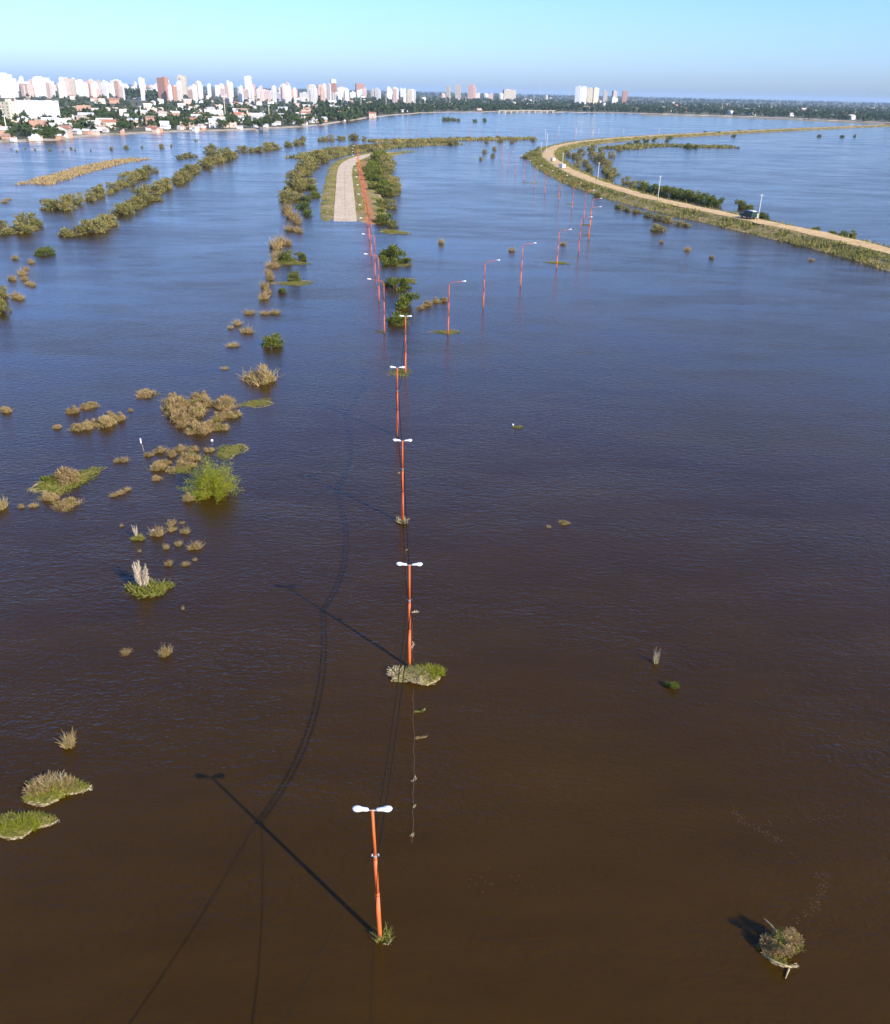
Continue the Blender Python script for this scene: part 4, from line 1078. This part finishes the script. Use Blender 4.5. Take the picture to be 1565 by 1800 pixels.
def utility_pole(bx, by, hpx, label, z=0.5, group='concrete poles along the dyke', lamp=False):
    x, y = at(bx, by, z); h = hpx * mpp(bx, by) * 1.02
    e = empty('utility_pole', (x, y, z - 0.3)); tag(e, label, 'utility pole', group)
    mb = MB(); mb.tube([(0, 0, 0), (0, 0, h * 0.5), (0, 0, h)], [0.18, 0.15, 0.11], 8); mb.build('pole', M['pole_white'], e, True)
    mb = MB(); mb.box((0, 0, h - 0.5), (1.5, 0.12, 0.12)); mb.build('crossarm', M['pole_white'], e)
    for q in (-0.65, 0, 0.65):
        o = link(bpy.data.objects.new('insulator', ME_INS), e); o.location = (q, 0, h - 0.42 - 6.56)
UL = 'pale concrete utility pole beside the dirt road'
for bx, by, hp, z in ((1332, 388, 43, 2.0), (1156, 354, 41, 2.0), (1050, 325, 36, 1.8), (988, 303, 31, 1.8), (951, 272, 21, 0.4), (960, 276, 36, 1.5), (1012, 246, 18, 1.5), (1042, 243, 13, 1.5), (1052, 243, 15, 1.5), (982, 241, 18, 0.5), (958, 251, 22, 0.3), (1096, 237, 9, 1.5), (1158, 238, 12, 1.8)):
    utility_pole(bx, by, hp, UL, z)

def wheel(parent, loc, r=0.4, w=0.26):
    t = MB(); t.tube([(0, -w / 2, 0), (0, -w / 2 * 0.7, 0), (0, w / 2 * 0.7, 0), (0, w / 2, 0)], [r * 0.9, r, r, r * 0.9], 18)
    o = t.build('wheel', M['tyre'], parent, True); o.location = loc
    t = MB(); t.tube([(0, -w / 2 - 0.015, 0), (0, w / 2 + 0.015, 0)], r * 0.55, 12)
    t.build('rim', M['steel'], o)
M['truck_green'] = plain('truck_paint', (0.012, 0.035, 0.028), 0.3, 0.5)
def truck():
    x, y = at(1312, 385, DZ)
    i = int(np.argmin((DYKE[:, 0] - x) ** 2 + (DYKE[:, 1] - y) ** 2)); T = DYKE[i + 1] - DYKE[i - 1]
    x, y = DYKE[i]
    e = empty('pickup_truck', (x, y, DZ + 0.05), math.atan2(T[1], T[0])); tag(e, 'dark green pickup truck with a pale load on its roof standing on the dirt road', 'truck'); e.scale = (1.4, 1.4, 1.5)
    W = 1.9
    def prof(nm, pts, w, mat, inset=0.06):
        mb = MB()
        a = [(px, -w / 2, pz) for px, pz in pts]; b = [(px, w / 2, pz) for px, pz in pts]; n = len(pts)
        mb.add(a + b, [tuple(range(n)), tuple(range(2 * n - 1, n - 1, -1))] + [(k, n + k, n + (k + 1) % n, (k + 1) % n) for k in range(n)])
        return mb.build(nm, mat, e)
    prof('body', [(-2.6, 0.5), (-2.6, 1.15), (-0.2, 1.15), (1.15, 1.1), (2.45, 0.98), (2.6, 0.8), (2.6, 0.45), (2.1, 0.4), (-2.2, 0.4)], W, M['truck_green'])
    prof('cabin', [(-0.25, 1.1), (-0.15, 1.8), (0.1, 1.88), (0.75, 1.86), (1.35, 1.1)], W * 0.88, M['truck_green'])
    prof('windscreen', [(0.86, 1.75), (0.88, 1.78), (1.34, 1.18), (1.3, 1.16)], W * 0.8, M['glass_dark'])
    for s in (-1, 1):
        mb = MB(); mb.box((0.35, s * W * 0.442, 1.48), (0.85, 0.02, 0.48)); mb.build('side_window', M['glass_dark'], e)
        mb = MB(); mb.box((2.58, s * 0.68, 0.8), (0.08, 0.28, 0.16)); mb.build('headlight', M['lamp_glass'], e)
    mb = MB(); mb.ring_loft([[(-2.55, yy, zz) for yy, zz in ((-0.88, 1.0), (-0.86, 1.6), (-0.6, 1.85), (0.6, 1.85), (0.86, 1.6), (0.88, 1.0))], [(-0.32, yy, zz) for yy, zz in ((-0.88, 1.0), (-0.86, 1.65), (-0.6, 1.9), (0.6, 1.9), (0.86, 1.65), (0.88, 1.0))]])
    mb.build('canopy', M['truck_green'], e)
    mb = MB(); mb.box((-1.45, 0, 1.93), (2.2, 1.15, 0.1)); mb.box((-1.45, 0, 2.02), (1.7, 0.8, 0.12)); mb.build('roof_load', M['white_wall'], e)
    mb = MB(); mb.box((2.66, 0, 0.5), (0.14, W * 0.96, 0.2)); mb.build('bumper', M['steel'], e)
    for sx in (-1.6, 1.65):
        for s in (-1, 1): wheel(e, (sx, s * 0.82, 0.4))
truck()
def box_trailer(bx, by, z, rz, dims, name, label, mat):
    x, y = at(bx, by, z)
    e = empty(name, (x, y, z), rz); tag(e, label, 'trailer')
    mb = MB(); mb.box((0, 0, dims[2] / 2 + 0.55), dims); mb.build('body', mat, e)
    mb = MB(); mb.box((0, 0, dims[2] + 0.6), (dims[0] + 0.1, dims[1] + 0.1, 0.08)); mb.build('roof', M['white_wall'], e)
    mb = MB(); mb.box((dims[0] / 2 + 0.5, 0, 0.5), (1.0, 0.12, 0.12)); mb.build('drawbar', M['steel'], e)
    for s in (-1, 1): wheel(e, (0, s * dims[1] / 2, 0.35), 0.35, 0.2)
dv = DYKE[8] - DYKE[4]; DR = math.atan2(dv[1], dv[0])
box_trailer(1327, 385, 2.35, DR, (2.2, 1.6, 1.3), 'box_trailer', 'pale box trailer behind the dark pickup at the pole', M['cream_wall'])
box_trailer(988, 296, 2.3, R(120), (4.2, 2.0, 1.9), 'box_trailer', 'white box trailer parked at the pole before the bend', M['white_wall'])
box_trailer(972, 284, 2.3, R(110), (3.4, 2.0, 1.6), 'box_trailer', 'cream box trailer parked further round the bend', M['cream_wall'])

# ------------------------------------------------------------------ the city
CR = random.Random(5)
def house_parts(w, d, h, kind, seed):
    """returns name -> mesh list"""
    out = []
    mb = MB(); mb.box((0, 0, h / 2 - 0.4), (w, d, h + 0.8)); 
    if kind == 'flat':
        mb.box((0, d / 2 - 0.12, h + 0.3), (w, 0.24, 0.6)); mb.box((0, -d / 2 + 0.12, h + 0.3), (w, 0.24, 0.6))
    elif kind == 'gable':
        mb.add([(-w / 2, -d / 2, h), (-w / 2, d / 2, h), (-w / 2, 0, h + d * 0.24)], [(0, 1, 2)])
        mb.add([(w / 2, -d / 2, h), (w / 2, d / 2, h), (w / 2, 0, h + d * 0.24)], [(0, 2, 1)])
    out.append(('wall', mb.mesh('wall', M['wall'])))
    mb = MB()
    if kind == 'flat': mb.box((0, 0, h + 0.06), (w - 0.5, d - 0.5, 0.1)); mb.box((w * 0.2, d * 0.1, h + 0.9), (1.6, 1.6, 1.6))
    elif kind == 'shed':
        mb.add([(-w / 2 - .4, -d / 2 - .4, h + .05), (w / 2 + .4, -d / 2 - .4, h + .05), (w / 2 + .4, d / 2 + .4, h + d * .14), (-w / 2 - .4, d / 2 + .4, h + d * .14),
                (-w / 2 - .4, -d / 2 - .4, h - .1), (w / 2 + .4, -d / 2 - .4, h - .1), (w / 2 + .4, d / 2 + .4, h - .1), (-w / 2 - .4, d / 2 + .4, h - .1)],
               [(0, 1, 2, 3), (4, 7, 6, 5), (0, 4, 5, 1), (1, 5, 6, 2), (2, 6, 7, 3), (3, 7, 4, 0)])
    else:
        e = 0.5; r = h + d * 0.24 + 0.12
        for s in (-1, 1):
            a = [(-w / 2 - e, s * (d / 2 + e), h - 0.15), (w / 2 + e, s * (d / 2 + e), h - 0.15), (w / 2 + e, 0, r), (-w / 2 - e, 0, r)]
            b = [(x, y, z - 0.14) for x, y, z in a]
            mb.add(a + b, [(0, 1, 2, 3), (4, 7, 6, 5), (0, 4, 5, 1), (1, 5, 6, 2), (3, 7, 4, 0)])
    out.append(('roof', mb.mesh('roof', M['roof'])))
    if seed % 2 == 0:
        for q in (-0.3, 0.3):
            mb = MB(); mb.box((q * w, -d / 2 - 0.02, h * 0.55), (1.3, 0.1, 1.2)); out.append(('window', mb.mesh('window', M['glass_dark'])))
        mb = MB(); mb.box((0, -d / 2 - 0.02, 1.05), (1.0, 0.1, 2.1)); out.append(('door', mb.mesh('door', M['door'])))
    return out
HOUSES = []
for i in range(14):
    k = ('flat', 'gable', 'shed', 'gable', 'flat')[i % 5]
    HOUSES.append(house_parts(CR.uniform(8, 16), CR.uniform(7, 11), CR.uniform(2.8, 6.2) if i % 4 else CR.uniform(6, 9), k, i))
SHACKS = [house_parts(CR.uniform(4, 7), CR.uniform(4, 6), CR.uniform(2.2, 3.2), ('shed', 'gable', 'flat')[i % 3], 1) for i in range(5)]

def city_at(px, py): return at(px, py, 1.3)

def tower(px, base_py, top_py, wpx, mat, label, dpx=0.8, kind=0, group=None, name='apartment_tower', dist=None):
    """an apartment tower whose roof line shows at top_py; base at the given row"""
    x, y = city_at(px, base_py)
    s = mpp(px, base_py); w = max(6.0, wpx * s)
    dgx = math.hypot(x, y)
    # height from the sight line over the roof
    d = FW * FPX + RT * (px - PW / 2) - UP * (top_py - PH / 2)
    h = HCAM + d[2] / math.hypot(d[0], d[1]) * dgx - 1.3
    h = max(9.0, h); dp = w * dpx
    e = empty(name, (x, y, 1.3), CR.uniform(-0.35, 0.35) if kind != 3 else 0.0); tag(e, label, 'building', group)
    mb = MB(); mb.box((0, 0, h / 2 - 0.5), (w, dp, h + 1))
    if kind == 1: mb.box((w * 0.55, 0, h * 0.42), (w * 0.5, dp * 0.8, h * 0.84))
    if kind == 2: mb.box((0, -dp * 0.55, h * 0.45), (w * 0.4, dp * 0.3, h * 0.9))
    mb.build('wall', mat, e)
    mb = MB(); mb.box((0, 0, h + 0.35), (w + 0.4, dp + 0.4, 0.7)); mb.box((w * CR.uniform(-0.2, 0.2), 0, h + 2.2), (w * 0.42, dp * 0.45, 3.0))
    r = mb.build('roof', mat, e)
    fl = max(2, int(h / 3.1)); cols = max(2, int(w / 4.2)); cd = max(2, int(dp / 4.2))
    mb = MB()
    for f in range(fl):
        z = (f + 0.55) * h / fl
        for c in range(cols):
            xx = (c + 0.5) / cols * w - w / 2
            if kind == 2 and abs(xx) < w * 0.2 + 0.9: continue
            mb.add([(xx - 0.75, -dp / 2 - 0.03, z - 0.6), (xx + 0.75, -dp / 2 - 0.03, z - 0.6), (xx + 0.75, -dp / 2 - 0.03, z + 0.6), (xx - 0.75, -dp / 2 - 0.03, z + 0.6)], [(0, 1, 2, 3)])
        for c in range(cd):
            yy = (c + 0.5) / cd * dp - dp / 2
            for sx in (-1, 1):
                if kind == 1 and sx > 0 and z < h * 0.86: continue
                X = sx * (w / 2 + 0.03)
                mb.add([(X, yy - 0.7, z - 0.6), (X, yy + 0.7, z - 0.6), (X, yy + 0.7, z + 0.6), (X, yy - 0.7, z + 0.6)], [(0, 1, 2, 3)])
    o = mb.build('window_rows', M['glass_dark'], e); o['kind'] = 'stuff'
    return e
# landmarks
tower(290, 178, 137.5, 15, M['brick'], 'tall plain brick-red tower standing forward of the white skyline', 0.8, 0)
tower(304, 178, 152, 13, M['brick'], 'shorter brick block joined to the tall brick-red tower', 0.9, 0)
tower(323, 168, 133.5, 15, M['tan_wall'], 'tall grey tan tower just right of the brick one', 0.8, 2)
tower(15, 172, 131, 20, M['white_wall'], 'tall white stepped tower at the left end of the skyline', 0.8, 1)
tower(78, 172, 137, 22, M['white_wall'], 'wide white stepped tower second along the left end of the skyline', 0.8, 1)
tower(49, 172, 147.5, 17, M['tower'], 'shorter pinkish tower between the two white stepped ones', 0.8, 2)
tower(122, 170, 139, 24, M['tan_wall'], 'broad tan tower beside a white one near the left of the skyline', 0.7, 0)
tower(142, 169, 142, 15, M['white_wall'], 'white tower leaning on the broad tan one', 0.8, 0)
tower(165, 169, 143, 20, M['red_wall'], 'rosy tower left of the dark tree mass', 0.7, 2)
tower(207, 168, 142, 14, M['white_wall'], 'white tower with a mast left of the dark tree mass', 0.8, 1)
tower(252, 166, 138, 9, M['white_wall'], 'slim white tower above the dark tree mass', 1.0, 0)
tower(438, 166, 134.5, 11, M['white_wall'], 'tallest slim white tower in the middle of the skyline', 1.0, 0)
tower(444, 169, 148, 11, M['red_wall'], 'red block in front of the tallest slim white tower', 0.8, 0)
tower(587, 168, 140, 8, M['white_wall'], 'slim white tower near the right end of the dense skyline', 1.0, 0)
tower(587.5, 175, 147, 9, M['brick'], 'brown tower below the slim white one at the right end of the dense skyline', 1.0, 0)
tower(565, 172, 150, 12, M['red_wall'], 'salmon red block left of the brown tower', 0.8, 0)
tower(633, 168, 147.5, 14, M['brick'], 'brown flat-topped block past the dense skyline', 0.7, 0)
tower(805, 176, 149.5, 9, M['tan_wall'], 'lone tan tower above the far wood', 0.9, 0)
tower(828, 176, 149, 10, M['red_wall'], 'lone red tower above the far wood', 0.9, 1)
tower(788, 175, 152, 6, M['tan_wall'], 'narrow grey tower left of the lone tan one', 1, 0)
tower(895, 176, 158, 22, M['tan_wall'], 'long low tan block above the far wood', 0.3, 0)
tower(1015, 184, 152.5, 9, M['white_wall'], 'white slab of the bright pair, left half', 0.8, 0)
tower(1025, 184, 153, 9, M['white_wall'], 'white slab of the bright pair, right half', 0.8, 0)
tower(1036, 184, 155.5, 9, M['cream_wall'], 'cream slab beside the bright white pair, left half', 0.8, 0)
tower(1045.5, 184, 155, 9, M['cream_wall'], 'cream slab beside the bright white pair, right half', 0.8, 0)
tower(1063, 181, 160, 7, M['tan_wall'], 'small tan tower first after the cream slabs', 0.9, 0)
tower(1079, 181, 160, 7, M['tan_wall'], 'small tan tower second after the cream slabs', 0.9, 0)
tower(1097, 181, 160.5, 8, M['brick'], 'small brick-coloured tower last after the cream slabs', 0.9, 0)
def mast(bx, by, top, label, group=None):
    x, y = city_at(bx, by); h = (by - top) * mpp(bx, by)
    e = empty('light_mast', (x, y, 0.8)); tag(e, label, 'mast', group)
    mb = MB(); mb.tube([(0, 0, 0), (0, 0, h)], [0.55, 0.35], 8); mb.build('pole', M['cream_wall'], e, True)
    mb = MB(); mb.box((0, 0, h + 0.2), (3.2, 0.5, 0.6)); mb.build('lamp_bar', M['lamp_white'], e)
for bx, by, tp in ((13, 235, 207), (250, 216, 190), (397, 212, 178), (474, 211, 188), (535, 206, 187), (588, 200, 180), (635, 195, 175), (679, 196, 169), (715, 193, 168), (747, 192, 173), (791, 190, 172), (819, 187, 173), (938, 190, 171), (1269, 195, 183), (1355, 197, 184)):
    mast(bx, by, tp, 'tall pale mast rising above the trees of the river avenue', 'masts of the river avenue')
mast(948, 180, 150.5, 'thin tall mast on the horizon left of the bright slabs')
mast(1000, 178, 154, 'dark thin mast on the horizon just before the bright slabs')
# skyline fill
def zone(px):
    for lim, t in ((100, 'about the white stepped towers'), (230, 'about the broad tan tower'), (345, 'about the tall brick-red tower'), (480, 'about the slim white tower'),
                   (640, 'about the brown tower'), (780, 'past the brown block'), (910, 'about the lone red tower'), (1120, 'about the bright slabs')):
        if px < lim: return t
    return 'past the bright slabs'
TWC = [('white', (0.8, 0.78, 0.75)), ('white', (0.8, 0.79, 0.78)), ('cream', (0.78, 0.7, 0.58)), ('grey', (0.62, 0.59, 0.56)), ('cream', (0.78, 0.72, 0.63)), ('tan', (0.62, 0.52, 0.42)), ('white', (0.79, 0.75, 0.72)), ('pinkish', (0.68, 0.5, 0.43)), ('white', (0.8, 0.78, 0.74)), ('reddish', (0.58, 0.38, 0.3))]
TWM = [(plain('tower_' + n.replace(' ', '_'), c, 0.85, 0.2, 0.08, 0.06), n) for n, c in TWC]
def pick_tower():
    return TWM[CR.randrange(len(TWM))]
WLC = [('white', (0.8, 0.79, 0.76)), ('cream', (0.76, 0.68, 0.54)), ('pink', (0.66, 0.47, 0.38)), ('grey', (0.58, 0.55, 0.5)), ('brick', (0.5, 0.29, 0.2)), ('white', (0.77, 0.74, 0.68))]
RFC = [('terracotta', (0.44, 0.19, 0.11)), ('grey', (0.56, 0.54, 0.51)), ('white', (0.76, 0.75, 0.72)), ('rusty', (0.42, 0.27, 0.19)), ('tan', (0.64, 0.54, 0.43)), ('pale grey', (0.68, 0.66, 0.62))]
WLM = [(plain('wall_' + n, c, 0.9, 0.15, 0.15, 0.5), n) for n, c in WLC]
RFM = [(plain('roof_' + n.replace(' ', '_'), c, 0.9, 0.15, 0.2, 0.4), n) for n, c in RFC]
def dress(e, wm, rm):
    for o in e.children:
        mt = wm if o.name.startswith('wall') else rm if o.name.startswith('roof') else None
        if mt: o.material_slots[0].link = 'OBJECT'; o.material_slots[0].material = mt
k = 0
for i in range(160):
    px = CR.uniform(-10, 730) if i < 150 else CR.uniform(640, 1110)
    hz = horizon(px)
    if i < 150:
        lift = CR.choice((-4, -3, -1, 0, 1, 3, 6)) * (1.0 if px < 620 else 0.55)
        top = hz - 1 - lift + CR.uniform(-1, 3); base = hz + CR.uniform(16, 30)
        if 215 < px < 275: top += 4
    else:
        top = hz + CR.uniform(2, 6); base = hz + CR.uniform(10, 18)
    kk = CR.choice((0, 0, 1, 2)); cm, cn = pick_tower()
    lab = cn + ' apartment ' + ('block', 'block with a wing', 'block with a ribbed front')[kk] + ' in the skyline ' + zone(px)
    tower(px, base, top, CR.uniform(4, 7.5), cm, lab, 0.8, kk, 'crowded skyline')
for i in range(60):
    px = CR.uniform(-10, 640); hz = horizon(px)
    top = hz + CR.uniform(1, 12); base = top + CR.uniform(10, 18)
    cm, cn = pick_tower()
    tower(px, base, top, CR.uniform(6, 16), cm, 'low ' + cn + ' block at the foot of the skyline ' + zone(px), 0.7, 0, 'low blocks before the skyline', 'low_block')
# the big white warehouse slab by the water
def warehouse():
    x, y = city_at(62, 213); s = mpp(62, 213)
    e = empty('warehouse', (x, y, 1.3), R(-4)); tag(e, 'huge blank white warehouse block near the city bank', 'building')
    w = 58 * s; h = 31 * s
    mb = MB(); mb.box((0, 12, h / 2), (w, 24, h)); mb.build('wall', M['white_wall'], e)
    mb = MB(); mb.box((0, 12, h + 0.3), (w + 0.6, 24.6, 0.6)); mb.build('roof', M['white_wall'], e)
    mb = MB(); mb.box((0, 0 - 0.06, 1.8), (6, 0.2, 3.6)); mb.build('door', M['tan_wall'], e)
warehouse()
tower(20, 213, 180, 17, M['cream_wall'], 'cream silo-like block against the huge white warehouse', 0.9, 0)
tower(31, 212, 183, 8, M['tan_wall'], 'narrow tan stair block between the cream block and the warehouse', 1.0, 0)
x, y = city_at(655, 206)
HB = house_parts(11, 8, 6.5, 'gable', 0)
spawn(HB, 'house', (x, y, 1.0), R(8), (1.1, 1.0, 1.0), 'cream two-storey house with a red roof alone at the water before the trees', 'house')

# low viaduct on the far shore
def viaduct():
    P = [city_at(878 + i * 10.5, 196.5) for i in range(10)]
    e = empty('viaduct', (P[0][0], P[0][1], 0)); tag(e, 'low pale viaduct on square piers along the far shore', 'bridge')
    ox, oy = P[0]
    for (x, y) in P:
        mb = MB(); mb.box((x - ox, y - oy, 1.6), (3.6, 3, 4.4)); mb.build('pier', M['cream_wall'], e)
    mb = MB(); a, b = P[0], P[-1]; L = math.hypot(b[0] - a[0], b[1] - a[1]); r = math.atan2(b[1] - a[1], b[0] - a[0])
    mb.box(((b[0] - a[0]) / 2, (b[1] - a[1]) / 2, 4.4), (L + 12, 7, 1.2), r); mb.build('deck', M['tan_wall'], e)
viaduct()

# houses: nearest rows first
HL = ['house in the low rows between the bank and the apartment blocks', 'small shack on the eroded edge of the city bank', 'house half hidden in trees on the far shore']
n_h = 0
for i in range(299):
    px = CR.uniform(-25, 640) if i < 230 else CR.uniform(640, 1560)
    sh = shore_y(px); hz = horizon(px)
    if i < 230: py = hz + 14 + (sh - 6 - hz - 14) * CR.random() ** 0.8
    else: py = hz + 9 + (sh - 2 - hz - 9) * CR.random()
    if 3 < px < 96 and 205 < py < 216: py -= 12
    x, y = city_at(px, py)
    d = math.hypot(x, y)
    hi = CR.randrange(len(HOUSES)); t = HOUSES[hi]; kn = ('flat-roofed', 'gabled', 'lean-to', 'gabled', 'flat-roofed')[hi % 5]
    (wm, wn_), (rm, rn_) = CR.choice(WLM), CR.choice(RFM)
    lab = f"{wn_} {kn} house with a {rn_} roof " + ('' if i < 230 else 'over the water ') + zone(px)
    if d > 1700: t = t[:2]
    sc = CR.uniform(0.8, 1.25) * (1.0 if d < 2200 else 1.25)
    he = spawn(t, 'house', (x, y, 1.3), CR.choice((0, PI / 2)) * (CR.random() < 0.4) + R(18) + CR.uniform(-0.15, 0.15), sc, lab, 'house', 'low houses of the city' if i < 230 else 'houses on the far shore')
    dress(he, wm, rm)
for i in range(62):
    px = CR.uniform(-20, 610); py = shore_y(px) - CR.uniform(2.6, 7.5)
    x, y = city_at(px, py)
    (wm, wn_), (rm, rn_) = CR.choice(WLM), CR.choice(RFM)
    he = spawn(SHACKS[CR.randrange(5)], 'shack', (x, y, 0.9), CR.uniform(-0.5, 0.5), CR.uniform(0.8, 1.3), f'small {wn_} shack with a {rn_} roof on the bank ' + zone(px), 'shack', 'shacks along the bank')
    dress(he, wm, rm)

# trees: individual ones nearest, then the far woods as one mass
T_TREE = [tree_meshes(900 + i, M['city_leaf'], CR.uniform(7, 10), CR.uniform(2.8, 3.8), 13 + i % 4, 900, 0.75, 0.22) for i in range(7)]
def city_tree(px, py, s, label, group):
    label = ('small ' if s < 1.05 else 'tall ' if s > 1.35 else '') + label + ' ' + zone(px)
    x, y = city_at(px, py)
    spawn(T_TREE[CR.randrange(7)], 'city_tree', (x, y, 1.2), CR.uniform(0, 6), (s * CR.uniform(0.95, 1.3), s * CR.uniform(0.95, 1.3), s), label, 'tree', group)
for px, py, s in ((176, 208, 1.6), (184, 207, 1.8), (192, 208, 1.5), (236, 209, 1.3), (246, 209, 1.4), (266, 216, 1.5), (276, 217, 1.5), (310, 222, 1.1), (335, 213, 1.5), (345, 214, 1.6), (362, 212, 1.7), (370, 214, 1.6), (381, 216, 1.5), (48, 238, 1.2), (75, 243, 1.2), (86, 243, 1.4), (96, 243, 1.3), (105, 242, 1.2), (68, 243, 1.1), (118, 232, 1.2), (130, 231, 1.3), (140, 232, 1.1), (27, 232, 1.2), (33, 232, 1.1), (8, 232, 1.3)):
    city_tree(px, py, s, 'broad green tree on the city bank', 'front trees of the city')
for i in range(130):
    px = CR.uniform(-20, 640); sh = shore_y(px); hz = horizon(px)
    lo = 0.35 if px > 330 else 0.2
    py = hz + 15 + (sh - 7 - hz - 15) * (lo + (1 - lo) * CR.random())
    if 3 < px < 96 and 205 < py < 228: continue
    if px > 330 and CR.random() < 0.3: py = sh - CR.uniform(6, 22)
    city_tree(px, py, CR.uniform(0.8, 1.4), 'green tree among the low houses', 'trees among the city houses')
for i in range(115):
    px = CR.uniform(380, 1560); sh = shore_y(px); py = sh - CR.uniform(1.5, 12)
    city_tree(px, py, CR.uniform(1.0, 1.7), 'green tree of the shore belt', 'tree belt of the far shore')

def woods(name, n, fx, seed, size, label=None):
    rr = np.random.RandomState(seed); random_ = random.Random(seed)
    P = []; Rr = []
    for i in range(n):
        px, py = fx(random_)
        x, y = city_at(px, py); P.append((x, y, 1.3)); Rr.append(size * random_.uniform(0.6, 1.35))
    P = np.array(P); Rr = np.array(Rr)
    m_ = 26
    C = np.repeat(P, m_, 0); S = np.repeat(Rr, m_)
    N = len(C); u = rand_unit(rr, N); q = rr.rand(N) ** 0.35
    Q = C + u * (q * S)[:, None] * np.array([0.75, 0.75, 0.7]) + np.array([0, 0, 1.0]) * (S * 0.75)[:, None]
    D = u * 0.7 + rand_unit(rr, N) * 0.7; D /= np.linalg.norm(D, axis=1)[:, None]
    V, F = leaf_quads(Q, D, S * 0.75, S * 0.5, rr)
    o = link(bpy.data.objects.new(name, mesh_np(name, V, F, M['forest']))); tag(o, kind='stuff')
    return o
def f_city(r):
    px = r.uniform(-40, 700); hz = horizon(px); sh = shore_y(px)
    return px, hz + 9 + (sh - 8 - hz - 9) * r.random() ** 1.3
def f_mid(r):
    px = r.uniform(560, 1640); hz = horizon(px); sh = shore_y(px)
    return px, hz + 4.5 + (sh - 1.5 - hz - 4.5) * r.random() ** 1.1
def f_hor(r):
    px = r.uniform(-60, 1660); hz = horizon(px)
    return px, hz + 2.2 + 6 * r.random()
def f_dark(r):
    a = r.uniform(0, 6.28); q = math.sqrt(r.random()); return 255 + 45 * q * math.cos(a), 171 + 4 * q * math.sin(a)
woods('city_woods', 1500, f_city, 41, 5.5)
woods('far_woods', 3600, f_mid, 42, 8.0)
woods('horizon_woods', 2200, f_hor, 43, 15.0)
woods('dark_grove', 220, f_dark, 44, 15.0)
